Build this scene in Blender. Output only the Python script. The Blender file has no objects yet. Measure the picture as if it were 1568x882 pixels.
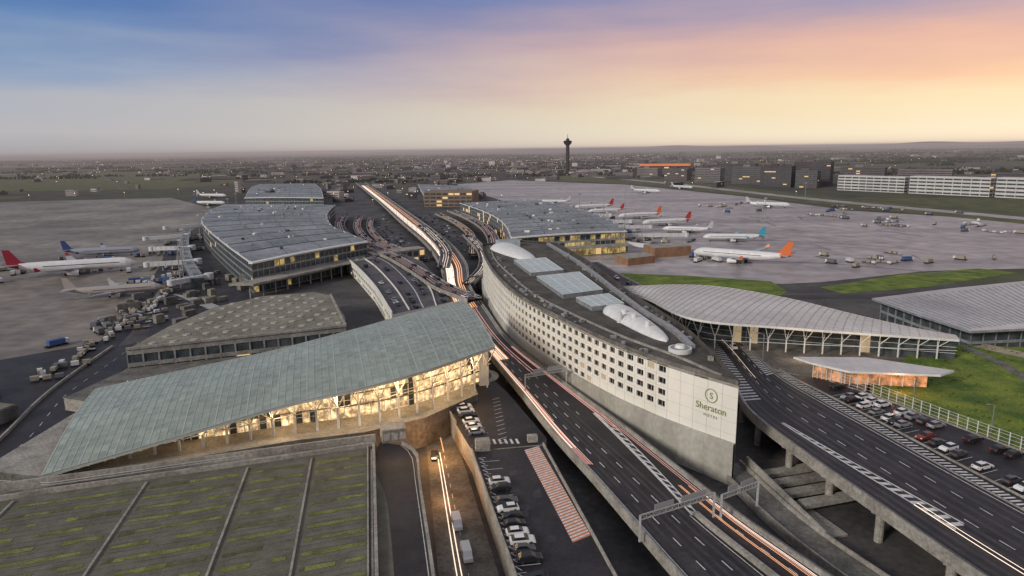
import bpy, math, random
from mathutils import Vector, Matrix
random.seed(7)
rad=math.radians
scene=bpy.context.scene
COL=bpy.context.collection
# ------------------------------------------------------------------ materials
def srgb(r,g,b):
    f=lambda c:(c/255/12.92) if c/255<=0.04045 else ((c/255+0.055)/1.055)**2.4
    return (f(r),f(g),f(b),1)
MATS={}
def mat(name,c1,c2=None,scale=0.2,rough=0.7,metal=0,emit=None,es=0,bump=0,detail=6,joint=None,jcol=None,stretch=(1,1,1),spec=0.4,fine=None,fr=(.7,1.25),pos=(.36,.64)):
    m=bpy.data.materials.new(name);m.use_nodes=True
    nt=m.node_tree;N=nt.nodes;Lk=nt.links.new
    b=N['Principled BSDF'];b.inputs['Roughness'].default_value=rough;b.inputs['Metallic'].default_value=metal
    b.inputs['Specular IOR Level'].default_value=spec
    c1=(*c1[:3],1);out=None
    if c2:
        c2=(*c2[:3],1)
        tc=N.new('ShaderNodeTexCoord');mp=N.new('ShaderNodeMapping');mp.inputs['Scale'].default_value=stretch
        Lk(tc.outputs['Object'],mp.inputs[0])
        no=N.new('ShaderNodeTexNoise');no.inputs['Scale'].default_value=scale;no.inputs['Detail'].default_value=detail;no.inputs['Roughness'].default_value=0.62
        Lk(mp.outputs[0],no.inputs['Vector'])
        rp=N.new('ShaderNodeValToRGB');rp.color_ramp.elements[0].position=pos[0];rp.color_ramp.elements[1].position=pos[1]
        rp.color_ramp.elements[0].color=c1;rp.color_ramp.elements[1].color=c2
        Lk(no.outputs['Fac'],rp.inputs[0]);out=rp.outputs[0]
        if fine:
            n2=N.new('ShaderNodeTexNoise');n2.inputs['Scale'].default_value=fine;n2.inputs['Detail'].default_value=4
            Lk(tc.outputs['Object'],n2.inputs['Vector'])
            mr=N.new('ShaderNodeMapRange');mr.inputs[1].default_value=.3;mr.inputs[2].default_value=.7;mr.inputs[3].default_value=fr[0];mr.inputs[4].default_value=fr[1]
            Lk(n2.outputs['Fac'],mr.inputs[0])
            mx=N.new('ShaderNodeMix');mx.data_type='RGBA';mx.blend_type='MULTIPLY';mx.inputs[0].default_value=1
            Lk(out,mx.inputs[6]);Lk(mr.outputs[0],mx.inputs[7]);out=mx.outputs[2]
        if joint:
            br=N.new('ShaderNodeTexBrick');br.offset=0;br.inputs['Scale'].default_value=1
            br.inputs['Brick Width'].default_value=joint[0];br.inputs['Row Height'].default_value=joint[1]
            br.inputs['Mortar Size'].default_value=joint[2];br.inputs['Mortar Smooth'].default_value=0.3
            br.inputs['Color1'].default_value=(1,1,1,1);br.inputs['Color2'].default_value=(.9,.9,.9,1);br.inputs['Mortar'].default_value=(*(jcol or (.6,.6,.6)),1)
            m2=N.new('ShaderNodeMapping');m2.inputs['Rotation'].default_value=(0,0,joint[3] if len(joint)>3 else 0)
            Lk(tc.outputs['Object'],m2.inputs[0]);Lk(m2.outputs[0],br.inputs['Vector'])
            mx=N.new('ShaderNodeMix');mx.data_type='RGBA';mx.blend_type='MULTIPLY';mx.inputs[0].default_value=1
            Lk(out,mx.inputs[6]);Lk(br.outputs['Color'],mx.inputs[7]);out=mx.outputs[2]
        Lk(out,b.inputs['Base Color'])
        if bump:
            bp=N.new('ShaderNodeBump');bp.inputs['Strength'].default_value=bump;bp.inputs['Distance'].default_value=0.3
            Lk(no.outputs['Fac'],bp.inputs['Height']);Lk(bp.outputs[0],b.inputs['Normal'])
    else: b.inputs['Base Color'].default_value=c1
    if emit:
        b.inputs['Emission Color'].default_value=(*emit[:3],1);b.inputs['Emission Strength'].default_value=es
    MATS[name]=m;return m
def glow_mat(name,c,es,scale):
    m=mat(name,(.2,.15,.1));nt=m.node_tree;N=nt.nodes;b=N['Principled BSDF']
    tc=N.new('ShaderNodeTexCoord');no=N.new('ShaderNodeTexNoise');no.inputs['Scale'].default_value=scale;no.inputs['Detail'].default_value=7;no.inputs['Roughness'].default_value=.7
    nt.links.new(tc.outputs['Object'],no.inputs['Vector'])
    mr=N.new('ShaderNodeMapRange');mr.inputs[1].default_value=.42;mr.inputs[2].default_value=.68;mr.inputs[3].default_value=.10*es;mr.inputs[4].default_value=es
    nt.links.new(no.outputs['Fac'],mr.inputs[0]);nt.links.new(mr.outputs[0],b.inputs['Emission Strength'])
    b.inputs['Emission Color'].default_value=(*c,1);return m

ground_m=mat('ground_fields',(.045,.038,.04),(.08,.085,.045),scale=.004,rough=.95,detail=8,fine=.03,stretch=(1,.45,1))
airg_m=mat('service_asphalt',(.035,.032,.036),(.09,.085,.083),scale=.04,rough=.8,fine=.6)
apL_m=mat('apron_concrete',(.11,.09,.075),(.34,.295,.24),scale=.011,rough=.55,joint=(15,15,.12,.5),jcol=(.85,.85,.85),fine=.12,pos=(.3,.7),detail=9)
apR_m=mat('apron_concrete_pale',(.17,.15,.155),(.48,.435,.43),scale=.008,rough=.42,joint=(18,18,.12,.3),jcol=(.88,.88,.88),fine=.08,stretch=(.45,2.2,1),pos=(.3,.68),detail=9)
stain_m=mat('apron_stain',(.13,.115,.11),(.24,.215,.20),scale=.05,rough=.6,fine=.4)
asph=mat('asphalt',(.012,.0105,.014),(.033,.029,.034),scale=.12,rough=.6,fine=1.2)
asphw=mat('asphalt_wheel_path',(.025,.022,.027),(.048,.043,.048),scale=.2,rough=.5,fine=1.6)
asphf=mat('worn_asphalt',(.05,.045,.05),(.10,.09,.095),scale=.08,rough=.6,fine=.8)
conc=mat('concrete',(.22,.205,.18),(.36,.34,.30),scale=.2,rough=.8,fine=1.5)
concd=mat('concrete_dark',(.09,.085,.075),(.18,.17,.155),scale=.2,rough=.85,fine=1.2)
plinth_m=mat('plinth_concrete',(.31,.30,.26),(.44,.43,.38),scale=.12,rough=.8,fine=.8,fr=(.85,1.1),stretch=(1,1,.3))
grass_m=mat('grass',(.05,.10,.012),(.18,.22,.03),scale=.10,rough=.95,fine=1.8,bump=.6)
grassd_m=mat('dry_grass',(.055,.07,.028),(.13,.12,.055),scale=.05,rough=.95,fine=.8)
sedum_m=mat('roof_planting',(.10,.115,.03),(.22,.225,.07),scale=.35,rough=.95,fine=2.5)
gravel_m=mat('roof_gravel',(.10,.095,.072),(.15,.145,.115),scale=.3,rough=.95,fine=3,fr=(.8,1.2))
roofb_m=mat('flat_roof',(.18,.165,.13),(.28,.26,.21),scale=.08,rough=.9,joint=(9,7,.25,.35),jcol=(.7,.7,.65),fine=.7)
white_m=mat('white_paint',(.45,.45,.43),(.74,.74,.72),scale=1.2,rough=.6)
facade_m=mat('white_facade',(.69,.675,.605),(.78,.765,.695),scale=.08,rough=.55,stretch=(1,1,.35))
steel_m=mat('white_steel',(.62,.62,.6),(.74,.74,.72),scale=.5,rough=.45)
grey_m=mat('grey_metal',(.22,.23,.24),(.34,.35,.36),scale=.4,rough=.45,metal=.2)
hroof_m=mat('hotel_roof',(.05,.045,.04),(.11,.10,.085),scale=.12,rough=.9,fine=1.4)
glassr=[mat('glass_roof_%d'%i,c,tuple(x*1.3 for x in c),scale=.05,rough=.33,fine=.4,fr=(.82,1.15)) for i,c in enumerate([(.225,.265,.225),(.25,.29,.25),(.205,.245,.21)])]
rib_m=mat('roof_ribs',(.37,.40,.36),(.45,.48,.43),scale=1,rough=.5)
hglass=mat('skylight_glass',(.34,.45,.45),(.46,.55,.54),scale=.3,rough=.25)
tmet=mat('terminal_roof_metal',(.15,.165,.17),(.29,.305,.31),scale=.03,rough=.5,metal=.1,fine=.3)
tmet2=mat('terminal_roof_seam',(.04,.045,.05),(.07,.075,.08),scale=.1,rough=.5)
wroof_m=mat('white_roof_panels',(.50,.47,.46),(.66,.63,.61),scale=.04,rough=.4,joint=(3.2,3.2,.10,.2),jcol=(.78,.78,.78))
groof_m=mat('grey_roof_panels',(.26,.25,.26),(.54,.51,.50),scale=.02,rough=.42,fine=.3,fr=(.9,1.1))
darkglass=mat('window_glass',(.012,.014,.018),rough=.15,spec=.5)
glass2=mat('curtain_glass',(.035,.045,.05),(.09,.105,.11),scale=.3,rough=.2)
lit_m=mat('lit_window',(.3,.2,.1),emit=(1,.66,.3),es=.7)
litw_m=mat('lit_window_dim',(.2,.17,.12),emit=(1,.72,.40),es=.30)
glowst=glow_mat('station_interior_glow',(1,.70,.36),2.2,.55)
glowt=glow_mat('terminal_interior_glow',(1,.72,.25),.7,.2)
trailw=mat('light_trail_white',(.5,.4,.35),emit=(1,.80,.62),es=1.4)
trailo=mat('light_trail_orange',(.5,.3,.2),emit=(1,.45,.20),es=1.0)
trailr=mat('light_trail_pink',(.5,.25,.22),emit=(1,.55,.45),es=.5)
orange_m=mat('orange_marking',(.48,.15,.06),(.6,.22,.10),scale=1,rough=.7)
lampe=mat('lamp_light',(.5,.4,.3),emit=(1,.72,.42),es=7)
bld=[mat('city_wall_%d'%i,c,tuple(x*1.4 for x in c),scale=.02,rough=.85) for i,c in enumerate([(.10,.085,.09),(.17,.145,.15),(.06,.05,.058),(.34,.31,.30)])]
tree_m=mat('foliage',(.016,.024,.013),(.042,.052,.025),scale=.05,rough=.95,fine=.5)
tyre=mat('tyre',(.02,.02,.02),rough=.9)
# ------------------------------------------------------------------ mesh builder
class MB:
    def __init__(s): s.v=[];s.f=[];s.m=[]
    def face(s,pts,m=0):
        i=len(s.v);s.v+=[tuple(p) for p in pts];s.f.append(tuple(range(i,i+len(pts))));s.m.append(m)
    def prism(s,poly,z0,z1,mt=0,ms=None,bottom=False):
        if ms is None: ms=mt
        a=sum(poly[i][0]*poly[(i+1)%len(poly)][1]-poly[(i+1)%len(poly)][0]*poly[i][1] for i in range(len(poly)))
        if a<0: poly=poly[::-1]
        s.face([(x,y,z1) for x,y in poly],mt)
        n=len(poly)
        for i in range(n):
            a_,b_=poly[i],poly[(i+1)%n];s.face([(a_[0],a_[1],z0),(b_[0],b_[1],z0),(b_[0],b_[1],z1),(a_[0],a_[1],z1)],ms)
        if bottom: s.face([(x,y,z0) for x,y in poly[::-1]],ms)
    def obox(s,cx,cy,ang,l,w,z0,z1,m=0,mt=None):
        c,sn=math.cos(ang),math.sin(ang)
        P=[(cx+a*l/2*c-b*w/2*sn,cy+a*l/2*sn+b*w/2*c) for a,b in((-1,-1),(1,-1),(1,1),(-1,1))]
        s.prism(P,z0,z1,mt if mt is not None else m,m,True)
    def beam(s,a,b,w,m=0,h=None):
        a=Vector(a);b=Vector(b);d=(b-a)
        if d.length<1e-4:return
        d.normalize();up=Vector((0,0,1)) if abs(d.z)<.95 else Vector((1,0,0))
        x=d.cross(up).normalized()*w/2;y=x.normalized().cross(d)*(h or w)/2
        A=[a-x-y,a+x-y,a+x+y,a-x+y];B=[b-x-y,b+x-y,b+x+y,b-x+y]
        for i in range(4): s.face([A[i],A[(i+1)%4],B[(i+1)%4],B[i]],m)
        s.face(A[::-1],m);s.face(B,m)
    def cyl(s,c,r0,r1,z0,z1,n=12,m=0,cap=True):
        A=[(c[0]+r0*math.cos(6.2832*i/n),c[1]+r0*math.sin(6.2832*i/n),z0) for i in range(n)]
        B=[(c[0]+r1*math.cos(6.2832*i/n),c[1]+r1*math.sin(6.2832*i/n),z1) for i in range(n)]
        for i in range(n): s.face([A[i],A[(i+1)%n],B[(i+1)%n],B[i]],m)
        if cap: s.face(B,m)
    def winwall(s,a,b,z0,z1,cw,ch,ww,wh,mw,mg,ml=None,pl=0,off=.25):
        a=Vector((a[0],a[1],0));b=Vector((b[0],b[1],0));L=(b-a).length
        if L<.5:return
        d=(b-a)/L;n=Vector((d.y,-d.x,0));nc=max(1,round(L/cw));nr=max(1,round((z1-z0)/ch));cw=L/nc;ch=(z1-z0)/nr
        def p(x,z,o=0): q=a+d*x-n*o;return (q.x,q.y,z)
        for j in range(nr):
            for i in range(nc):
                x0,x1=i*cw,(i+1)*cw;y0,y1=z0+j*ch,z0+(j+1)*ch
                u0=x0+(cw-ww)/2 if ww<cw else x0+.05;u1=x1-(u0-x0);v0=y0+(ch-wh)/2;v1=y1-(ch-wh)/2
                s.face([p(x0,y0),p(x1,y0),p(x1,v0),p(x0,v0)],mw);s.face([p(x0,v1),p(x1,v1),p(x1,y1),p(x0,y1)],mw)
                s.face([p(x0,v0),p(u0,v0),p(u0,v1),p(x0,v1)],mw);s.face([p(u1,v0),p(x1,v0),p(x1,v1),p(u1,v1)],mw)
                if off>0:
                    s.face([p(u0,v0),p(u1,v0),p(u1,v0,off),p(u0,v0,off)],mw);s.face([p(u0,v1,off),p(u1,v1,off),p(u1,v1),p(u0,v1)],mw)
                    s.face([p(u0,v0),p(u0,v0,off),p(u0,v1,off),p(u0,v1)],mw);s.face([p(u1,v0,off),p(u1,v0),p(u1,v1),p(u1,v1,off)],mw)
                g=mg
                if ml is not None and random.random()<pl: g=ml
                s.face([p(u0,v0,off),p(u1,v0,off),p(u1,v1,off),p(u0,v1,off)],g)
    def obj(s,name,mats,parent=None,smooth=False):
        me=bpy.data.meshes.new(name);me.from_pydata(s.v,[],s.f);me.update()
        for m in mats: me.materials.append(m)
        me.polygons.foreach_set('material_index',s.m)
        if smooth: me.polygons.foreach_set('use_smooth',[True]*len(s.f))
        o=bpy.data.objects.new(name,me);COL.objects.link(o)
        if parent: o.parent=parent
        return o
def empty(name,loc=(0,0,0)):
    e=bpy.data.objects.new(name,None);COL.objects.link(e);e.location=loc;e.empty_display_size=1;return e
def sheet(name,poly,z,m):
    b=MB();b.face([(x,y,z) for x,y in poly],0);return b.obj(name,[m])
def catmull(pts,k=10):
    P=[Vector(p) if len(p)==3 else Vector((p[0],p[1],0)) for p in pts];o=[]
    for i in range(len(P)-1):
        a=P[i-1] if i else P[0]*2-P[1];b,c=P[i],P[i+1];d=P[i+2] if i+2<len(P) else c*2-b
        for j in range(k):
            t=j/k;o.append(.5*((2*b)+(c-a)*t+(2*a-5*b+4*c-d)*t*t+(3*b-a-3*c+d)*t**3))
    o.append(P[-1]);return o
def resample(pts,n,k=10):
    P=catmull(pts,k);D=[0]
    for i in range(1,len(P)): D.append(D[-1]+(P[i]-P[i-1]).length)
    out=[];j=0
    for i in range(n+1):
        d=D[-1]*i/n
        while j<len(D)-2 and D[j+1]<d:j+=1
        t=(d-D[j])/max(1e-6,D[j+1]-D[j]);out.append(P[j].lerp(P[j+1],min(1,max(0,t))))
    return out
class Rib:
    def __init__(s,L,R,z):
        s.L=catmull(L,8);s.R=catmull(R,8);s.z=z;s.C=[(a+b)/2 for a,b in zip(s.L,s.R)];s.D=[0]
        for i in range(1,len(s.C)): s.D.append(s.D[-1]+(s.C[i]-s.C[i-1]).length)
        s.len=s.D[-1]
    def at(s,d,t,dz=0):
        d=max(0,min(s.len,d));j=0
        for j in range(len(s.D)-1):
            if s.D[j+1]>=d:break
        q=(d-s.D[j])/max(1e-6,s.D[j+1]-s.D[j]);l=s.L[j].lerp(s.L[j+1],q);r=s.R[j].lerp(s.R[j+1],q);p=l.lerp(r,t)
        return Vector((p.x,p.y,s.z+dz))
    def dofy(s,y):
        best=min(range(len(s.C)),key=lambda i:abs(s.C[i].y-y));return s.D[best]
    def strip(s,mb,d0,d1,t0,t1,dz,m,step=5,t0b=None,t1b=None,h=0):
        n=max(1,int((d1-d0)/step))
        for i in range(n):
            a=d0+(d1-d0)*i/n;b=d0+(d1-d0)*(i+1)/n
            ta0=t0+((t0b-t0)*i/n if t0b is not None else 0);tb0=t0+((t0b-t0)*(i+1)/n if t0b is not None else 0)
            ta1=t1+((t1b-t1)*i/n if t1b is not None else 0);tb1=t1+((t1b-t1)*(i+1)/n if t1b is not None else 0)
            p=[s.at(a,ta0,dz),s.at(b,tb0,dz),s.at(b,tb1,dz),s.at(a,ta1,dz)]
            mb.face(p,m)
    def line(s,mb,d0,d1,t,w,dz,m,h=0,step=5):
        n=max(1,int((d1-d0)/step))
        for i in range(n):
            a=d0+(d1-d0)*i/n;b=d0+(d1-d0)*(i+1)/n;A=s.at(a,t,dz);B=s.at(b,t,dz)
            wa=(s.at(a,1)-s.at(a,0)).normalized()*w/2;wb=(s.at(b,1)-s.at(b,0)).normalized()*w/2
            p=[A-wa,B-wb,B+wb,A+wa];mb.face(p,m)
            if h:
                q=[v-Vector((0,0,h)) for v in p];mb.face([p[0],p[1],q[1],q[0]],m);mb.face([p[2],p[3],q[3],q[2]],m)
    def dash(s,mb,d0,d1,t,w,dz,m,on=3,off=5):
        d=d0
        while d<d1: s.line(mb,d,min(d+on,d1),t,w,dz,m,step=3);d+=on+off
    def deck(s,mb,m,mc,th=1.3,par=.9,sides=(1,1)):
        s.strip(mb,0,s.len,0,1,0,m);s.strip(mb,0,s.len,0,1,-th,mc)
        for t,k in((0,sides[0]),(1,sides[1])):
            s.line(mb,0,s.len,t,.45,par if k else .12,mc,h=th+(par if k else .12))
def inpoly(x,y,P):
    c=False;j=len(P)-1
    for i in range(len(P)):
        if (P[i][1]>y)!=(P[j][1]>y) and x<(P[j][0]-P[i][0])*(y-P[i][1])/(P[j][1]-P[i][1])+P[i][0]: c=not c
        j=i
    return c
# ------------------------------------------------------------------ ground
sheet('ground',[(-45000,-500),(45000,-500),(45000,60000),(-45000,60000)],0,ground_m)
sheet('service_ground',[(-200,40),(170,40),(300,330),(150,440),(100,520),(150,900),(-300,1500),(-480,1500),(-420,1000),(-260,480)],.02,airg_m)
APL=[(-900,900),(-860,1150),(-595,1205),(-395,927),(-300,619),(-232,484),(-184,361),(-170,300),(-172,270),(-205,240),(-420,235),(-700,400)]
sheet('apron_ground',APL,.05,apL_m)
APR=[(-134,1534),(-3,1723),(243,1437),(354,1071),(400,800),(480,700),(520,560),(420,450),(337,414),(253,409),(176,379),(152,375),(57,401),(44,526),(70,700),(20,900)]
sheet('apron_ground',APR,.05,apR_m)
g=MB()
for P in [[(87,2410),(364,1765),(467,1049),(550,669),(500,607),(404,906),(289,1400),(79,1736)],[(-2438,2933),(-1369,3015),(-650,1954),(-755,1498),(-1243,1487)],[(500,1000),(900,900),(900,600),(620,560)],[(-1500,1300),(-900,1300),(-900,1180),(-1500,1000)]]:
    g.face([(x,y,.07) for x,y in P])
for P in [[(63,416),(105,404),(148,383),(146,354),(136,341),(99,365),(65,379)],[(168,364),(232,399),(289,415),(301,399),(224,361),(172,347)]]:
    g.face([(x,y,.09) for x,y in P],1)
g.obj('grass_ground',[grassd_m,grass_m])
g=MB()
def pline(mb,pts,w,z,m=0,k=8):
    P=catmull(pts,k)
    for i in range(len(P)-1):
        d=(P[i+1]-P[i]);n=Vector((-d.y,d.x,0)).normalized()*w/2
        mb.face([(q.x,q.y,z) for q in (P[i]-n,P[i+1]-n,P[i+1]+n,P[i]+n)],m)
pline(g,[(560,520),(520,700),(430,1000),(330,1500),(150,2100)],26,.10,0)
pline(g,[(130,340),(230,345),(330,385),(420,430)],9,.12,1)
for k in range(7):
    pline(g,[(240+k*35,430+k*4),(220+k*28,600),(180+k*15,800)],.6,.13,2)
for k in range(6):
    pline(g,[(-300-k*40,260),(-330-k*50,400),(-420-k*60,600)],.6,.13,2)
for (px,py) in [(150,448),(182,552),(160,612),(155,672),(140,744),(110,860)]:
    pline(g,[(px-20,py+8),(px+20,py-4),(px+70,py-40),(px+120,py-60)],.5,.14,2)
    pline(g,[(px-18,py+6),(px+10,py)],random.uniform(4,9),.11,3);pline(g,[(px,py+12),(px+60,py-10),(px+110,py-50)],2.2,.10,3)
for (px,py) in [(-285,436),(-315,515),(-220,365)]:
    pline(g,[(px+20,py+6),(px-20,py-8),(px-70,py-50)],.5,.14,2);pline(g,[(px+14,py+4),(px-22,py-6)],7,.11,3)
for k in range(26):
    x=random.uniform(180,420);y=random.uniform(420,760)
    if inpoly(x,y,APR): pline(g,[(x,y),(x+random.uniform(-15,15),y+random.uniform(15,50))],random.uniform(1,4),.115+k*.0006,3,2)
for k in range(26):
    x=random.uniform(-600,-220);y=random.uniform(260,620)
    if inpoly(x,y,APL): pline(g,[(x,y),(x+random.uniform(-25,25),y+random.uniform(10,40))],random.uniform(1,5),.115+k*.0006,3,2)
g.obj('taxiway_road',[apR_m,asph,mat('faded_line',(.34,.29,.17),(.30,.27,.22),scale=.3),stain_m])
g=MB()
fm=[mat('field_%d'%i,c,tuple(x*1.3 for x in c),scale=.01,rough=.95,fine=.05) for i,c in enumerate([(.05,.07,.03),(.11,.095,.065),(.04,.042,.034),(.14,.12,.085),(.06,.08,.035)])]
for i in range(170):
    y=random.uniform(1900,14000);x=random.uniform(-1,1)*y*.85
    if abs(x+y*.03)<500 and y<3500: continue
    w=random.uniform(200,600)*(y/2500);h=random.uniform(60,260)*(y/2500);a=random.uniform(-.25,.25)
    c,s=math.cos(a),math.sin(a)
    g.face([(x+u*w*c-v*h*s,y+u*w*s+v*h*c,.11+i*.01) for u,v in((-.5,-.5),(.5,-.5),(.5,.5),(-.5,.5))],random.randrange(5))
g.obj('fields_terrain',fm)
g=MB()
for k,(d,hh,c0,c1) in enumerate([(15000,95,-.3,1.1),(22000,190,-.1,1.3),(19000,70,-1.2,.2)]):
    n=120;prev=None
    for i in range(n+1):
        a=c0+(c1-c0)*i/n;e=math.sin(math.pi*i/n)**.6
        h=hh*e*(.55+.3*math.sin(a*9+k)+.2*math.sin(a*23+k*2)+.08*math.sin(a*61))
        x,y=d*math.sin(a),d*math.cos(a)
        cur=((x*.9,y*.9,-2),(x,y,max(1,h)),(x*1.1,y*1.1,-2))
        if prev:
            g.face([prev[0],cur[0],cur[1],prev[1]],0);g.face([prev[1],cur[1],cur[2],prev[2]],0)
        prev=cur
g.obj('hills',[mat('hill',(.13,.115,.12),(.18,.16,.16),scale=.002,rough=1)])
# ------------------------------------------------------------------ roads
cL=[(-349,1557),(-200,1017),(-114,695),(-67,523),(-45,420),(-35,348),(-24,290),(-11,239),(2,191),(10,160),(17,137),(23,116),(27,102),(33,84),(42,55)]
cR=[(-326,1550),(-184,1030),(-97,710),(-50,530),(-29,426),(-22,351),(-11,292),(-1,243),(16,195),(28,163),(38,134),(44,117),(51,101),(58,83),(68,52)]
main=Rib(cL,cR,6)
dd=main.dofy
g=MB();main.deck(g,0,1)
dn=main.len
main.strip(g,0,dd(255),.02,.98,.012,3)
for t in(.10,.17,.28,.36,.47,.55):
    main.strip(g,dd(250),dn,t-.016,t+.016,.008,5,step=4)
for i in range(9):
    d=random.uniform(dd(230),dn-8);t=random.choice([.08,.26,.45]);main.strip(g,d,d+random.uniform(4,14),t,t+.14,.014,random.choice([0,5]),step=4)
main.line(g,0,dn,.06,.25,.02,2)
dS=dd(172);dE=dd(120)
for t in(.23,.42): main.dash(g,dd(900),dn,t,.22,.02,2,3,5)
main.dash(g,dd(900),dS,.62,.22,.02,2,3,5)
main.line(g,0,dS,.95,.25,.02,2)
main.strip(g,dS,dE,.84,.90,.04,2,t0b=.60,t1b=.62);main.strip(g,dS,dE,.96,.975,.04,2,t0b=.66,t1b=.675)
k=dS+10
while k<dE:
    q=(k-dS)/(dE-dS);t0=.90+(.62-.90)*q;t1=.96+(.66-.96)*q
    p=[main.at(k,t0,.035),main.at(k+1.2,t0,.035),main.at(k+2.6,t1,.035),main.at(k+1.4,t1,.035)];g.face(p,2);k+=3
main.line(g,dE,dn,.64,.9,.85,1,h=.85)
main.line(g,dS-60,dn,.985,.2,.02,2);main.line(g,dE,dn,.70,.2,.02,2);main.line(g,dE,dn,.585,.2,.02,2)
main.dash(g,dE,dn,.84,.2,.02,2,2,4)
for t,dz in((0,1.25),(1,1.25)):
    main.line(g,dd(330),dn,t,.1,dz,4)
d=12
while d<dn:
    for t in(.25,.75):
        p=main.at(d,t)
        g.obox(p.x,p.y,.3,1.6,1.2,0,4.8,1)
    d+=24
g.obj('elevated_road',[asph,conc,white_m,asphf,grey_m,asphw])
g=MB()
def trails(rib,da,db,ts,mi,w=.16,z=.5):
    for t in ts:
        rib.line(g,da,db,t,w*random.uniform(.7,1.4),z+random.uniform(-.1,.1),mi,step=4)
trails(main,dd(1400),dd(340),[.18,.24,.30,.36,.42],0,.6,.7)
trails(main,dd(1400),dd(300),[.58,.66,.74],1,.45,.7)
trails(main,dd(340),dd(225),[.10,.16,.24,.32,.40],1,.25)
trails(main,dd(340),dd(225),[.13,.20,.28,.36],0,.28)
trails(main,dd(300),dd(205),[.60,.68],2,.22)
trails(main,dd(235),dd(140),[.04,.06,.085,.11],2,.24);trails(main,dd(240),dd(150),[.05,.095],0,.16);trails(main,dd(235),dd(170),[.13],1,.16)
trails(main,dd(235),dd(160),[.86,.90,.93],2,.2)
trails(main,dd(160),dd(95),[.90,.93],2,.2);trails(main,dd(132),dn,[.78,.80,.88],1,.13)
trails(main,dd(130),dn,[.93,.91],0,.13)
GT=g
vL=[(38,400),(47,340),(58,295),(66,259),(67,229),(63,186),(60.5,165),(64,140),(68,120),(73,96),(78,79),(86,55)]
vR=[(52,405),(62,345),(74,295),(80,255),(80,224),(79,195),(82,176),(87,152),(91,132),(95,114),(100,93),(110,65)]
via=Rib(vL,vR,9)
g=MB();via.deck(g,0,1,th=1.6,par=.9,sides=(1,0))
vd=via.dofy
for t in(.12,.2,.36,.44,.55,.65,.78,.88):
    via.strip(g,vd(250),via.len,t-.018,t+.018,.008,4,step=4)
via.line(g,vd(260),via.len,0,.1,1.25,3)
for t in(.05,.95): via.line(g,0,via.len,t,.22,.02,2)
via.dash(g,vd(300),via.len,.48,.22,.02,2,3,4);via.dash(g,vd(300),via.len,.72,.2,.02,2,3,4)
a,b=vd(160),vd(112)
via.strip(g,a,b,.20,.215,.03,2,t0b=.30,t1b=.315);via.strip(g,a,b,.22,.235,.03,2,t0b=.42,t1b=.435)
k=a+6
while k<b:
    q=(k-a)/(b-a);t0=.215+.1*q;t1=.22+.2*q;p=[via.at(k,t0,.03),via.at(k+1.1,t0,.03),via.at(k+2.4,t1,.03),via.at(k+1.3,t1,.03)];g.face(p,2);k+=2.6
a,b=vd(235),vd(178)
k=a
while k<b:
    g.face([via.at(k,.03,.03),via.at(k+.9,.03,.03),via.at(k+3,.30,.03),via.at(k+2.1,.30,.03)],2);k+=2.2
k=vd(225)
while k<vd(190):
    g.face([via.at(k,.78,.03),via.at(k+.8,.78,.03),via.at(k+.8,.93,.03),via.at(k,.93,.03)],2);k+=1.9
d=vd(185)
while d<via.len:
    for t in(.12,.5,.88):
        p=via.at(d,t);g.cyl((p.x,p.y),.85,.85,0,6.9,12,1)
    A,B=via.at(d,.04,-2.1),via.at(d,.96,-2.1);g.beam(A,B,1.4,1,1.0);d+=15
g.obj('viaduct',[asph,conc,white_m,grey_m,asphw])
g=GT
trails(via,vd(122),via.len,[.26,.30],0,.17,.5);trails(via,vd(240),vd(190),[.5],0,.1,.5)
low=Rib([(-33,230),(-31,214),(-22,161),(-14,111),(-10,92),(-4,60)],[(-27,230),(-25,214),(-14,164),(-3,111),(1,92),(8,60)],.10)
trails(low,low.dofy(165),low.dofy(105),[.30,.38],0,.16,.4)
trails(low,low.dofy(205),low.dofy(165),[.5],1,.2,.4)
GT.obj('light_trail_road',[trailw,trailo,trailr])
g=MB();low.strip(g,0,low.len,0,1,0,0);low.dash(g,0,low.len,.5,.15,.02,1,2,3)
und=Rib([(48,150),(52,125),(59,103),(70,78)],[(54,152),(58,127),(65,106),(76,80)],1.6)
und.deck(g,0,2,th=1.4,par=.8)
for i in range(4):
    x=62+i*1.2;y=148-i*5
    g.beam((x-5,y-1,.8+i*.3),(x+9,y+3,.8+i*.3),2.6,2,1.0)
g.obox(60,128,.3,8,14,0,.5,2);g.beam((55,150,3),(60,120,1.5),.5,2,2.4)
g.obj('lower_road',[concd,white_m,conc])
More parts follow.
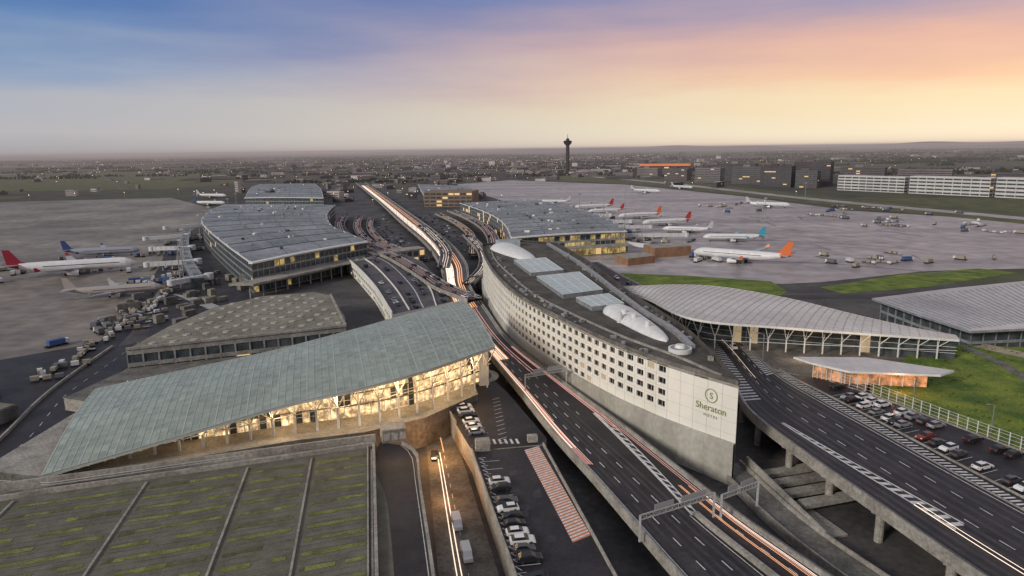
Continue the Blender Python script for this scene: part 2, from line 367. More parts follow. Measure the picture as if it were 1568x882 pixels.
# planted roof deck beside station
deckP=[(-135,118),(-112,123),(-97,129),(-69,138),(-33,150),(-25,148),(-20,131),(-13,100),(-9,70),(-110,70)]
g=MB();g.prism(deckP,0,8,0,1)
e=Vector((.95,.31,0)).normalized();dv=Vector((.2,-.98,0)).normalized();O=Vector((-33.6,148.5,0))
def DP(a,b,z=8.04): q=O-e*a+dv*b;return (q.x,q.y,z)
cols=[(0,12.5),(13.5,26),(27,46),(47,70),(71,96)]
for (a,b) in cols:
    for r in range(16):
        v0=3.0+r*4.5
        x=a+.8
        while x<b-1:
            l=random.uniform(1.5,5);x2=min(b-.8,x+l);w0=random.uniform(.95,1.45);y0=random.uniform(-.12,.2)
            if random.random()<.93 and inpoly(*DP(x,v0)[:2],deckP) and inpoly(*DP(x2,v0)[:2],deckP):
                g.face([DP(x,v0+y0,8.05),DP(x,v0+w0,8.05),DP(x2,v0+w0*random.uniform(.85,1.15),8.05),DP(x2,v0+y0+random.uniform(-.2,.2),8.05)],2 if random.random()<.78 else 4)
            x=x2
        g.face([DP(a,v0-.5,8.045),DP(a,v0-.35,8.045),DP(b,v0-.35,8.045),DP(b,v0-.5,8.045)],3)
        g.face([DP(a,v0+2.3,8.045),DP(a,v0+2.42,8.045),DP(b,v0+2.42,8.045),DP(b,v0+2.3,8.045)],3)
for a in(-.3,13,26.5,46.5,70.5):
    g.beam(DP(a,1,8.15),DP(a,78,8.15),.4,1,.3)
for i in range(4):
    P=[(-135,118),(-112,123),(-97,129),(-69,138),(-33,150)]
    A,B=P[i],P[i+1];g.beam((A[0],A[1],8.5),(B[0],B[1],8.5),.7,1,1.0)
g.beam((-33,150,8.5),(-19,82,8.5),.6,1,1.0)
g.beam((-34.2,149,8.3),(-20.2,81,8.3),.3,1,.6)
g.beam((-135,121,9),(-33,152.3,9),.5,1,2.0)
g.obj('green_roof_deck',[gravel_m,conc,sedum_m,concd,grassd_m])
dr=Rib([(-32,152),(-31.5,140),(-26,126),(-20,100),(-15,75)],[(-26,150),(-22,145),(-19.5,131),(-13.3,100),(-9,76)],8.06)
g=MB();dr.strip(g,0,dr.len,.02,.9,0,0);dr.line(g,0,dr.len,.97,.5,.9,1,h=.9);dr.line(g,0,dr.len,.86,.15,.02,2)
g.obj('service_road',[asph,conc,white_m])
g=MB()
pk1=[(-25,200),(-16,212),(-9,209),(-2,191),(8,158),(7,154),(-10,151),(-15,167)]
g.prism(pk1,0,6,0,1)
pk2=[(-10,150.5),(7,153.5),(17,99),(21,70),(5,70),(0,102)]
g.prism(pk2,0,6.01,0,1)
def edge(P,z,h,idx,w=.3,m=1):
    for i in idx:
        A,B=P[i],P[(i+1)%len(P)];g.beam((A[0],A[1],z+h/2),(B[0],B[1],z+h/2),w,m,h)
edge(pk2,6.01,.8,[1,2,4,5]);edge(pk1,6,.9,[7,0,1]);
for i in range(16):
    x=random.uniform(-2,12);y=random.uniform(104,150)
    if inpoly(x,y,pk2): g.face([(x,y,6.016+i*.0005),(x+random.uniform(.6,2),y+.2,6.016+i*.0005),(x+1.4,y+random.uniform(1,5),6.016+i*.0005),(x-.2,y+2,6.016+i*.0005)],4)
A0,A1=Vector((2.2,152,6.03)),Vector((6,152.8,6.03));B0,B1=Vector((10.2,113,6.03)),Vector((14,114,6.03));n=40
for i in range(n):
    q=i/n;q2=q+.5/n;sh=1.1/n
    g.face([A0.lerp(B0,q+sh),A0.lerp(B0,q2+sh),A1.lerp(B1,q2-sh+.02),A1.lerp(B1,q-sh+.02)],2)
    g.face([A0.lerp(B0,q2+sh),A0.lerp(B0,q+sh+1/n),A1.lerp(B1,q-sh+.02+1/n),A1.lerp(B1,q2-sh+.02)],3)
for i in range(26):
    q=i/26;a_=Vector((-8.2,147,6.03)).lerp(Vector((1.8,95,6.03)),q);dirx=Vector((.97,.15,0))
    b_=a_+dirx*(4.6 if i%2 else 1.6);g.beam(a_,b_,.14,2,.01)
    g.beam(a_,a_+Vector((1.2,-1.2,0)),.22,2,.012)
for i in range(9):
    a_=Vector((-18.5,186,6.03)).lerp(Vector((-11.5,160,6.03)),i/8);g.beam(a_,a_+Vector((5,1.4,0)),.13,2,.01)
for i in range(12):
    a_=Vector((-4,186,6.03)).lerp(Vector((-1.5,156,6.03)),i/11);g.beam(a_,a_+Vector((-2,-1.4,0)),.18,2,.01)
for i in range(8):
    g.face([(-9+i*1.4,154.6,6.03),(-8.4+i*1.4,154.7,6.03),(-9+i*1.4,157.5,6.03),(-9.6+i*1.4,157.4,6.03)],2)
g.obox(-7.5,151.6,.15,3.4,2.2,6,8.6,1);g.obox(4.5,156,.15,2.4,1.6,6,7.6,1)
g.obj('car_park_pavement',[asph,conc,white_m,orange_m,asphw])
g=MB()
g.cyl((-12,205),7.5,7.5,6,6.15,28,0);g.cyl((-12,205),5.2,5.2,6.15,6.3,28,1)
g.obj('roundabout_pavement',[conc,asph])
pkR=[(79.2,197),(82.2,176),(87.2,152),(91.2,132),(95.2,114),(100.2,93),(112,65),(140,70),(122,118),(117,131),(105,160),(98,178),(94,190),(86,193)]
g=MB();g.prism(pkR,0,8.98,0,1)
k=vd(190)
while k<via.len-3:
    A=via.at(k,1,.02);B=via.at(k+1,1,.02);r=(via.at(k,1)-via.at(k,0)).normalized()
    dr_=(B-A).normalized();g.face([A+r*.6,A+r*.6+dr_*.55,A+r*3+dr_*1.9,A+r*3+dr_*1.35],2);k+=1.5
via.line(g,vd(195),via.len,1.16,.4,.35,1,h=.35)
for i in range(6):
    P=[(92,188),(98,177),(105,160),(111,145),(117,131),(122,118)]
    if i<5: g.beam((P[i][0]-.5,P[i][1],9.1),(P[i+1][0]-.5,P[i+1][1],9.1),.3,1,.3)
row1=[Vector((86.8,176,9)),Vector((92.5,150,9)),Vector((100,112,9))]
for i in range(26):
    q=i/25*2;p=row1[0].lerp(row1[1],q) if q<1 else row1[1].lerp(row1[2],q-1)
    g.beam(p+Vector((0,0,.02)),p+Vector((4.6,1.8,.02)),.12,2,.01)
g.obj('car_park_pavement',[asph,conc,white_m])
g=MB()
gr=[(98.5,178),(104,190),(131,214),(152,223),(190,215),(190,140),(150,110),(122.5,118),(117.5,131),(113,141),(105.5,160)]
g.prism(gr,0,8.95,0,1)
for i in range(1500):
    x=random.uniform(98,190);y=random.uniform(112,222)
    if not inpoly(x,y,gr):continue
    s=random.uniform(.3,1.1);a=random.uniform(0,3)
    g.face([(x-s*math.cos(a),y-s*math.sin(a),8.95),(x+s*math.cos(a),y+s*math.sin(a),8.95),(x+.1,y,8.95+random.uniform(.2,.6))],random.choice([0,0,2]))
g.obj('grass_ground',[grass_m,conc,grassd_m])
g=MB();pline(g,[(152,222),(150,195),(141,165),(128,135),(124,118)],3.2,8.99,0)
pline(g,[(158,222),(168,200),(172,160)],7,8.98,1)
g.obj('footpath',[concd,mat('bare_earth',(.30,.25,.17),(.38,.33,.24),scale=.2,fine=1)])
g=MB();FP=resample([(90,192),(98,179),(105.2,160.5),(113,141.5),(118,131),(124,114),(132,95)],44)
for p in FP: g.beam((p.x,p.y,8.9),(p.x,p.y,12.0),.16,0)
for a_,b_ in zip(FP,FP[1:]):
    for z in(9.4,10.3,11.2,11.9): g.beam((a_.x,a_.y,z),(b_.x,b_.y,z),.06,0)
g.obj('fence',[steel_m])
# ------------------------------------------------------------------ hotel
hotel=empty('hotel_building')
hLp=[(-16,374),(-15,352),(-13,330),(-7,285),(2,242),(14,208),(26,180),(35,164),(42,154),(50,144)]
hRp=[(50,144),(50.5,166),(50,190),(47,212),(42,246),(36,307),(25,376)]
nL=62;HL=resample(hLp,nL)
g=MB()
def zb(q): return 7.4+2.8*q
for i in range(nL):
    q=i/nL;a_,b_=HL[i],HL[i+1];z_low=zb(q);z_lo2=zb(q+1/nL)
    d=(b_-a_).normalized();n=Vector((d.y,-d.x,0))
    blank=(i<1 or i>nL-6)
    rows=[22.3,19.35,16.4,13.45];
    if q<.78: rows.append(10.6)
    P=lambda v,z:(v.x,v.y,z)
    if blank:
        g.face([P(a_,z_low),P(b_,z_lo2),P(b_,24.6),P(a_,24.6)],0)
    else:
        L=(b_-a_).length;cur=24.6
        def pt(x,z,o=0): v=a_+d*x-n*o;return(v.x,v.y,z)
        u0,u1=L/2-1.2,L/2+1.2
        for zc in rows:
            zt,zbm=zc+.78,zc-.78
            g.face([pt(0,zt),pt(L,zt),pt(L,cur),pt(0,cur)],0)
            g.face([pt(0,zbm),pt(u0,zbm),pt(u0,zt),pt(0,zt)],0);g.face([pt(u1,zbm),pt(L,zbm),pt(L,zt),pt(u1,zt)],0)
            o=.4
            g.face([pt(u0,zbm),pt(u1,zbm),pt(u1,zbm,o),pt(u0,zbm,o)],0);g.face([pt(u0,zt,o),pt(u1,zt,o),pt(u1,zt),pt(u0,zt)],0)
            g.face([pt(u0,zbm),pt(u0,zbm,o),pt(u0,zt,o),pt(u0,zt)],0);g.face([pt(u1,zbm,o),pt(u1,zbm),pt(u1,zt),pt(u1,zt,o)],0)
            rr=random.random();m=2 if rr<.07 else 1
            g.face([pt(u0,zbm,o),pt(L/2,zbm,o),pt(L/2,zt,o),pt(u0,zt,o)],m)
            if rr>.9:m=3
            g.face([pt(L/2,zbm,o),pt(u1,zbm,o),pt(u1,zt,o),pt(L/2,zt,o)],m)
            g.face([pt(L/2-.06,zbm,o-.05),pt(L/2+.06,zbm,o-.05),pt(L/2+.06,zt,o-.05),pt(L/2-.06,zt,o-.05)],4)
            cur=zbm
        g.face([pt(0,z_low),pt(L,z_lo2),pt(L,cur),pt(0,cur)],0)
    A=a_+n*.01;g.beam((A.x,A.y,z_low),(A.x,A.y,24.4),.07,4)
    for z in(23.8,20.85,17.9,14.95,12.0):
        if z>z_low+.5: B=b_+n*.01;g.beam((A.x,A.y,z),(B.x,B.y,z),.06,4)
g.obj('facade_wall',[facade_m,darkglass,litw_m,mat('curtained_window',(.10,.095,.085),rough=.6),mat('facade_joint',(.48,.46,.40),rough=.7)],hotel)
g=MB()
for i in range(nL):
    q=i/nL;a_,b_=HL[i],HL[i+1];d=(b_-a_).normalized();n=Vector((d.y,-d.x,0));o=n*.8
    za,zb_=zb(q),zb(q+1/nL)
    A0,B0=a_+o,b_+o
    g.face([(A0.x,A0.y,0),(B0.x,B0.y,0),(B0.x,B0.y,zb_-.2),(A0.x,A0.y,za-.2)],0)
    g.face([(A0.x,A0.y,za-.2),(B0.x,B0.y,zb_-.2),(b_.x,b_.y,zb_),(a_.x,a_.y,za)],0)
HR=resample(hRp,50)
for i in range(50):
    a_,b_=HR[i],HR[i+1];g.winwall(a_,b_,9,24.6,4.6,3.0,2.2,1.4,1,2,None,0,.3)
    g.face([(a_.x,a_.y,0),(b_.x,b_.y,0),(b_.x,b_.y,9),(a_.x,a_.y,9)],0)
g.winwall((25,376),(6,388),0,24.6,4,3.2,3.4,2.4,1,2,3,.1);g.winwall((6,388),(-16,374),0,24.6,4,3.2,3.4,2.4,1,2,3,.1)
g.obj('plinth',[plinth_m,facade_m,darkglass,lit_m],hotel)
g=MB();outl=[(p.x,p.y) for p in HL]+[(p.x,p.y) for p in HR[1:]]+[(6,388)]
g.prism(outl,23.2,24.0,0,0)
m_=len(outl)
for i in range(m_):
    a_,b_=outl[i],outl[(i+1)%m_];g.beam((a_[0],a_[1],24.5),(b_[0],b_[1],24.5),.5,1 if i<nL else 0,1.0)
inn=resample([(-12,372),(-8,325),(-1,284),(8,243),(19,212),(31,184),(41,166),(48,150)],60)
for a_,b_ in zip(inn,inn[1:]): g.beam((a_.x,a_.y,24.25),(b_.x,b_.y,24.25),.5,2,.5)
inn=resample([(20,374),(31,307),(38,246),(42,212),(46,190),(47,172)],50)
for a_,b_ in zip(inn,inn[1:]): g.beam((a_.x,a_.y,24.6),(b_.x,b_.y,24.6),1.6,3,1.2)
for i in range(110):
    q=random.randrange(4,46);c=HR[q].lerp(HL[nL-1-int(q*nL/50)],random.choice([.06,.09,.13,.86,.92]))
    g.obox(c.x,c.y,random.uniform(0,3),random.uniform(.6,2.0),random.uniform(.6,1.4),24,24+random.uniform(.3,1.1),random.choice([1,2,3,3]))
g.obj('roof',[hroof_m,concd,conc,grey_m],hotel)
g=MB()
for P in [[(1,313),(16,319),(22,285),(8,279)],[(10,271),(28,280),(33,243),(18,235)],[(22,230),(34,236),(37,220),(26,216)]]:
    g.prism(P,24,25.6,0,2)
    A,B,C,D=[Vector((x,y,25.64)) for x,y in P]
    for k in range(9):
        g.beam(A.lerp(D,k/8),B.lerp(C,k/8),.18,1,.1)
    for k in range(5): g.beam(A.lerp(B,k/4),D.lerp(C,k/4),.18,1,.1)
g.cyl((43.3,170),3.0,3.0,24,25.1,28,3);g.cyl((43.3,170),2.5,2.5,25.1,25.15,28,2);g.cyl((43.3,170),1.4,1.1,25.15,25.9,20,3)
for c in((36.5,199),(38.8,190),(34.5,205),(32.5,201)): g.cyl(c,.8,.8,24,27.2,12,3)
g.obox(-2,371,.3,12,7,24,27.5,0,2)
g.obj('roof_structures',[hglass,steel_m,grey_m,steel_m],hotel)
def vault(a_,b_,w0,w1,h0,h1,z=24,n=20,k=16):
    a_=Vector(a_);b_=Vector(b_);d=(b_-a_).normalized();r=Vector((d.y,-d.x,0))
    V=[];Fc=[]
    for i in range(n+1):
        q=i/n;e2=(1-q**5)**.5 if i<n else 0.05;e1=min(1,.75+q*3)
        c=a_.lerp(b_,q);w=(w0+(w1-w0)*q)*e2*e1/2;h=(h0+(h1-h0)*q)*max(.15,e2)
        V+=[tuple(c+r*w*math.cos(math.pi*j/k)+Vector((0,0,z+h*math.sin(math.pi*j/k)))) for j in range(k+1)]
    for i in range(n):
        for j in range(k):
            o=i*(k+1)+j;Fc.append((o,o+k+1,o+k+2,o+1))
    Fc.append(tuple(range(k+1)))
    me=bpy.data.meshes.new('roof_vault');me.from_pydata(V,[],Fc);me.materials.append(steel_m);me.polygons.foreach_set('use_smooth',[True]*(len(Fc)-1)+[False]);me.update()
    o=bpy.data.objects.new('roof_vault',me);COL.objects.link(o);o.parent=hotel
vault((-5,364,0),(10,319,0),17,10,3.2,2.2);vault((33.5,217,0),(42,179,0),11,6,2.4,1.8)
def text(body,size,pos,mt,nm,par,ext=.08):
    cu=bpy.data.curves.new(nm,'FONT');cu.body=body;cu.size=size;cu.extrude=ext;cu.align_x='CENTER';cu.resolution_u=3
    to=bpy.data.objects.new(nm,cu);COL.objects.link(to);bpy.context.view_layer.update()
    me=bpy.data.meshes.new_from_object(to.evaluated_get(bpy.context.evaluated_depsgraph_get()));bpy.data.objects.remove(to)
    o=bpy.data.objects.new(nm,me);me.materials.clear();me.materials.append(mt);COL.objects.link(o)
    dx=Vector((8,-10,0)).normalized();up=Vector((0,0,1));nz=dx.cross(up)
    M=Matrix((( dx.x,up.x,nz.x,pos[0]),(dx.y,up.y,nz.y,pos[1]),(dx.z,up.z,nz.z,pos[2]),(0,0,0,1)));o.matrix_world=M
    if par:
        o.parent=par
    return o
sgm=mat('sign_green',(.19,.23,.07),rough=.5)
dx=Vector((8,-10,0)).normalized();nz=Vector((dx.y,-dx.x,0));cen=Vector((42,154,0)).lerp(Vector((50,144,0)),.47)+nz*.18
sign=empty('hotel_sign')
text('Sheraton',2.3,(cen.x,cen.y,15.9),sgm,'lettering',sign,.03);text('H O T E L',.9,(cen.x,cen.y,14.4),sgm,'lettering_small',sign,.03)
text('S',2.2,(cen.x,cen.y,18.9),sgm,'emblem_letter',sign,.03)
g=MB()
for i in range(24):
    a1,a2=i/24*6.2832,(i+1)/24*6.2832
    P=[cen+dx*r*math.cos(a)+Vector((0,0,19.7+r*math.sin(a)))+nz*.06 for r,a in((1.5,a1),(1.68,a1),(1.68,a2),(1.5,a2))]
    g.face(P,0)
g.obj('emblem_ring',[sgm],sign)
# ------------------------------------------------------------------ station with glass roof
st=empty('railway_station')
F3=[(-100,134,9.6),(-78,142,13.6),(-65,147,16),(-52,152,18.2),(-37,156,20.2),(-22,165,21.6),(-5,184,22)]
B3=[(-120,187,10),(-94,194,13.8),(-75,202,16),(-61,209,18),(-48,216,20),(-33,229,21.5),(-18,244,22)]
nu,nv=64,18
FF=resample(F3,nu);BB=resample(B3,nu)
def RP(i,j,dz=0):
    q=j/nv;p=FF[i].lerp(BB[i],q);return Vector((p.x,p.y,p.z+1.6*math.sin(math.pi*q)+dz))
g=MB()
for i in range(nu):
    for j in range(nv):
        g.face([RP(i,j),RP(i+1,j),RP(i+1,j+1),RP(i,j+1)],random.choice([0,0,1,1,2]))
        g.face([RP(i,j,-.7),RP(i,j+1,-.7),RP(i+1,j+1,-.7),RP(i+1,j,-.7)],4)
for i in range(nu):
    for j in(0,nv): g.face([RP(i,j,-.8),RP(i+1,j,-.8),RP(i+1,j,.06),RP(i,j,.06)],3)
for j in range(nv):
    for i in(0,nu): g.face([RP(i,j,-.8),RP(i,j+1,-.8),RP(i,j+1,.06),RP(i,j,.06)],3)
for i in range(nu+1):
    for j in range(nv): g.beam(RP(i,j,.05),RP(i,j+1,.05),.13 if i%4 else .3,3,.09)
for j in range(nv+1):
    for i in range(nu): g.beam(RP(i,j,.04),RP(i+1,j,.04),.10 if j%3 else .22,3,.07)
g.obj('glass_roof',glassr+[rib_m,steel_m],st)
g=MB()
base=[(-118,140),(-99,136),(-76,144),(-52,154),(-37,158),(-23,167),(-10,184),(-20,238),(-33,226),(-61,206),(-94,191),(-118,183)]
g.prism(base,0,8.02,0,1)
def wallpt(i): return RP(i,4)
for i in range(4,nu-2):
    a_,b_=wallpt(i),wallpt(i+1);zt=min(a_.z,b_.z)-.7
    if zt<9.5: continue
    zz=[8,11.2,14.4,17.6,30];
    for k in range(4):
        z0,z1=zz[k],zz[k+1]
        if z0>=zt: break
        za,zc=min(z1,a_.z-.7),min(z1,b_.z-.7)
        m=2 if random.random()<(.85 if i>26 else .45) else 3
        g.face([(a_.x,a_.y,z0),(b_.x,b_.y,z0),(b_.x,b_.y,zc),(a_.x,a_.y,za)],m)
    nrm=Vector((b_.y-a_.y,a_.x-b_.x,0)).normalized()*.15
    g.beam((a_.x+nrm.x,a_.y+nrm.y,8),(a_.x+nrm.x,a_.y+nrm.y,a_.z-.7),.2,4)
    for z in(11.2,14.4,17.6):
        if z<zt: g.beam((a_.x+nrm.x,a_.y+nrm.y,z),(b_.x+nrm.x,b_.y+nrm.y,z),.3,6)
    for z in(9.6,12.8,16):
        if z<zt: g.beam((a_.x+nrm.x,a_.y+nrm.y,z),(b_.x+nrm.x,b_.y+nrm.y,z),.1,4)
for j in range(4,nv-1):
    a_,b_=RP(nu-3,j),RP(nu-3,j+1)
    g.face([(a_.x,a_.y,8),(b_.x,b_.y,8),(b_.x,b_.y,b_.z-.7),(a_.x,a_.y,a_.z-.7)],2 if j%3 else 3)
    g.beam((a_.x+.2,a_.y,8),(a_.x+.2,a_.y,a_.z-.7),.2,4)
for i in range(2,nu-3):
    a_,b_=RP(i,nv-2),RP(i+1,nv-2);g.face([(a_.x,a_.y,2),(b_.x,b_.y,2),(b_.x,b_.y,b_.z-.7),(a_.x,a_.y,a_.z-.7)],5)
g.obj('station_walls',[conc,concd,glowst,glass2,steel_m,glass2,concd],st)
g=MB()
cols_=list(range(3,nu,3))
for ii,i in enumerate(cols_):
    t=RP(i,1,-.8);m2=RP(i,2,-.8);bb_=8.0
    if t.z-bb_<1: continue
    zk=bb_+(t.z-bb_)*.5
    g.beam((m2.x,m2.y,bb_),(m2.x,m2.y,zk),.5,0)
    p0=RP(max(0,i-1),0,-.8);p1=RP(min(nu,i+1),0,-.8)
    for pp in(p0,p1,RP(i,5,-.8),RP(max(0,i-1),3,-.8)): g.beam((m2.x,m2.y,zk),pp,.2,0)
    g.beam((m2.x,m2.y,zk),m2,.22,0)
    nx=RP(min(nu,i+3),2,-.8);zn=bb_+(nx.z-bb_)*.5
    g.beam((m2.x,m2.y,zk),(nx.x,nx.y,zn),.15,0)
    if m2.z>12:
        g.beam((m2.x,m2.y,m2.z-2.0),(nx.x,nx.y,nx.z-2.0),.14,0);mid_=m2.lerp(nx,.5);g.beam((m2.x,m2.y,m2.z-2),mid_,.11,0);g.beam((nx.x,nx.y,nx.z-2),mid_,.11,0)
    bk=RP(i,nv-1,-.8);g.beam((bk.x,bk.y,2),bk,.4,0);g.beam((bk.x,bk.y,bk.z-4),RP(i,nv,-.7),.2,0)
for i in range(0,6):
    a_=RP(nu,2+i*2,-.8);g.beam((a_.x-2,a_.y,8),(a_.x-2,a_.y,a_.z),.4,0)
g.obox(-9.5,199,.3,3,5,6,19.5,0);g.obox(-10,206,.3,5,9,17,19.8,0)
P=[(-110,133),(-97,131.6),(-69,141),(-40,150)]
for a_,b_ in zip(P,P[1:]):
    for z in(8.6,9.1): g.beam((a_[0],a_[1],z),(b_[0],b_[1],z),.07,0)
g.obj('columns',[steel_m],st)
for i,(fi,pw) in enumerate([(18,500),(28,1100),(36,1600),(44,2100),(52,2200),(59,1500)]):
    p=RP(fi,2,-.8);l=bpy.data.lights.new('station_lamp','POINT');l.energy=pw;l.color=(1,.66,.33);l.shadow_soft_size=.8
    o=bpy.data.objects.new('ceiling_lamp',l);o.location=(p.x,p.y,8+(p.z-8)*.7);COL.objects.link(o);o.parent=st
for (x,y,z,pw) in[(-20,158,4.8,3600),(-22.5,172,4.8,3200),(-16,138,4.8,1300),(-27,190,4.8,2000)]:
    l=bpy.data.lights.new('underpass_lamp','POINT');l.energy=pw;l.color=(1,.46,.13);l.shadow_soft_size=.4
    o=bpy.data.objects.new('underpass_lamp',l);o.location=(x,y,z);COL.objects.link(o)
g=MB();g.winwall((-31,151),(-25.5,152.5),8,11.2,2,3.2,1.4,1.8,0,1);g.prism([(-31,151),(-25.5,152.5),(-27,157),(-32.5,155.5)],8,11.4,0,0)
g.obj('kiosk_building',[conc,darkglass])
g=MB();mid=[(-133,226),(-64,254),(-68,270),(-85,313),(-95,321),(-117,313),(-130,291),(-134,258)]
g.prism(mid,8.8,10,0,1)
n=len(mid);
a=sum(mid[i][0]*mid[(i+1)%n][1]-mid[(i+1)%n][0]*mid[i][1] for i in range(n))
M2=mid if a>0 else mid[::-1]
for i in range(n): g.winwall(M2[i],M2[(i+1)%n],0,8.8,5,4.4,4.4,3,1,2,3,.08)
for i in range(11):
    for j in range(9):
        x=-128+i*6.6+j*.5;y=234+j*9+i*1.9
        if inpoly(x+2,y+2,mid) and inpoly(x-2,y-2,mid): g.cyl((x,y),1.5,1.3,10,10.35,6,5)
g.beam((-133,226,10.4),(-64,254,10.4),.8,1,.8);g.beam((-64,254,10.4),(-85,313,10.4),.8,1,.8)
g.obj('flat_roof_building',[roofb_m,conc,glass2,lit_m,concd,mat('roof_dome',(.32,.30,.25),(.38,.36,.31),scale=1)])
g=MB();P=[(-136,196),(-120,190),(-62,213),(-66,250),(-132,224)];g.prism(P,0,4,0,1)
for i in range(22):
    x=-118+i*2.4;y=199+i*.95;g.beam((x,y,4),(x-1,y+2,7.6),.25,2)
g.obj('platform_building',[concd,conc,steel_m])
# ------------------------------------------------------------------ hub deck
g=MB();hub=[(-115,454),(-85,478),(-56,422),(-42,370),(-32,320),(-27,305),(-51,281),(-70,341),(-94,405)]
g.prism(hub,6.6,8,0,1,True)
a=sum(hub[i][0]*hub[(i+1)%9][1]-hub[(i+1)%9][0]*hub[i][1] for i in range(9));H2=hub if a>0 else hub[::-1]
for i in range(9): g.winwall(H2[i],H2[(i+1)%9],0,6.6,6,3.3,4.6,1.4,1,2,4,.1)
H3=catmull([(-51,281),(-70,341),(-94,405),(-115,454)],6)
for A,B in zip(H3,H3[1:]): g.beam((A[0],A[1],8.6),(B[0],B[1],8.6),.5,1,1.6)
for k in(.28,.5,.74):
    P=[Vector((-27,300,0)).lerp(Vector((-51,285,0)),k),Vector((-33,345,0)).lerp(Vector((-70,341,0)),k),Vector((-56,422,0)).lerp(Vector((-94,405,0)),k),Vector((-85,475,0)).lerp(Vector((-115,454,0)),k)]
    pline(g,[(p.x,p.y) for p in P],.5,8.03,3);
    PP=catmull([(p.x,p.y) for p in P],8)
    for a_,b_ in zip(PP,PP[1:]):
        if k!=.5: g.beam((a_.x,a_.y,8.4),(b_.x,b_.y,8.4),.3,1,.8)
g.obj('elevated_forecourt_building',[asphf,facade_m,glass2,white_m,lit_m])
def tofs(P,o): 
    q=resample(P,20);r=[]
    for i in range(21):
        d=(q[min(20,i+1)]-q[max(0,i-1)]).normalized();r.append((q[i].x+d.y*o,q[i].y-d.x*o))
    return r
tlR=[(-96,450),(-121,500),(-144,547),(-171,633),(-187,706),(-197,767)]
trL=[(0,477),(-4,548),(-13,620),(-32,706),(-59,798)]
g=MB();loops=[]
for (P,o,w,z) in [(tlR,7,9,7),(tlR,24,7,4),(tlR,37,6,2),(trL,-7,9,7),(trL,-24,6,4)]:
    L=tofs(P,o);R=tofs(P,o+(w if o>0 else -w))
    r=Rib(L[::2],R[::2],z);r.deck(g,0,1,th=1);loops.append(r);r.dash(g,0,r.len,.5,.3,.03,2,4,6)
for (L,R,z) in [([(-44,400),(-50,470),(-70,560),(-90,640)],[(-37,402),(-42,472),(-60,562),(-80,642)],7),
                ([(-18,400),(-14,440),(-10,478)],[(-10,396),(-6,436),(-2,474)],7),
                ([(-20,300),(-38,330),(-52,365),(-75,420),(-100,470)],[(-14,305),(-31,336),(-45,370),(-68,424),(-92,474)],9.4),
                ([(-26,350),(-20,400),(-24,470),(-40,560)],[(-20,352),(-13,402),(-17,470),(-33,560)],7.2)]:
    r=Rib(L,R,z);r.deck(g,0,1,th=1);loops.append(r)
    d=5
    while d<r.len: p=r.at(d,.5);g.cyl((p.x,p.y),.6,.6,0,z-1,8,1);d+=18
g.obj('access_road',[asphf,conc,white_m])
g=MB()
for r in loops: trails(r,0,r.len*.9,[.3,.5,.7],random.choice([0,1,2,1]),.2,.6)
g.obj('light_trail_road',[trailw,trailo,trailr])
# ------------------------------------------------------------------ terminals
def terminal(name,L,R,z,nb,lit=.3,arch=1.3,camber=.7):
    n=nb*8;LL=resample(L,n);RR=resample(R,n);g=MB();K=14
    def tp(i,j,half=None):
        p=LL[i].lerp(RR[i],j/K);ph=(i%8)/8 if half is None else half
        return (p.x,p.y,z+camber*(1-(2*j/K-1)**2)+arch*math.sin(math.pi*ph))
    for i in range(n):
        for j in range(K):
            a1,a2=(i%8)/8,((i%8)+1)/8
            g.face([tp(i,j,a1),tp(i,j+1,a1),tp(i+1,j+1,a2),tp(i+1,j,a2)],0)
        if i%8==0:
            for j in range(K):
                A=Vector(tp(i,j,0));B=Vector(tp(i,j+1,0));g.beam(A+Vector((0,0,-.1)),B+Vector((0,0,-.1)),2.4,1,.9)
    for j in range(0,K):
        for i in range(0,n,2):
            if j: g.beam(Vector(tp(i,j,(i%8)/8)),Vector(tp(i+2,j,((i%8)+2)/8)),.3,1 if j%4==0 else 7,.25)
    for q in range(nb*3):
        i=random.randrange(4,n-4);j=random.randrange(2,K-2);p=tp(i,j);g.obox(p[0],p[1],random.uniform(0,3),random.uniform(1.5,4),1.6,p[2],p[2]+1.3,random.choice([1,7,6]))
    for i in range(0,n,4):
        for S,sg in((LL,1),(RR,-1)):
            a_,b_=S[i],S[min(n,i+4)]
            if sg==1: a_,b_=b_,a_
            g.winwall(a_,b_,0,z,6,4.2,5.4,3.2,2,3,4,lit*.3,.2)
            g.beam((a_.x,a_.y,z+.1),(b_.x,b_.y,z+.1),1.2,6,.7)
    g.winwall(LL[0],RR[0],0,z-.4,4,4.2,3.6,3.4,2,3,5,lit*1.2,.3)
    for j in range(K): 
        a_,b_=tp(0,j,0),tp(0,j+1,0);g.face([(a_[0],a_[1],z-.5),(b_[0],b_[1],z-.5),b_,a_],3)
        g.beam(Vector(a_)+Vector((0,-1.2,0)),Vector(b_)+Vector((0,-1.2,0)),3.2,6,.8)
    g.winwall(RR[n],LL[n],0,z,6,4.2,5.4,3.2,2,3,4,lit*.4,.2)
    for j in range(K):
        a_,b_=tp(n,j,0),tp(n,j+1,0);g.face([(a_[0],a_[1],z-.5),(b_[0],b_[1],z-.5),b_,a_],3)
    return g.obj(name,[tmet,tmet2,grey_m,glass2,lit_m,glowt,steel_m,grey_m])
terminal('terminal_building',[(-142,368),(-182,436),(-238,535),(-279,617),(-316,725),(-332,799)],tlR,17,11,lit=.12)
terminal('terminal_building',trL,[(85,506),(84,573),(76,653),(61,732),(30,824)],15,12,lit=.55)
terminal('terminal_building',[(-376,973),(-473,1258),(-502,1389)],[(-259,950),(-339,1225),(-396,1388)],13,7,lit=.05)
terminal('terminal_building',[(-125,996),(-150,1150),(-180,1344)],[(-50,980),(-60,1120),(-79,1243)],11,5,lit=.1)
g=MB()
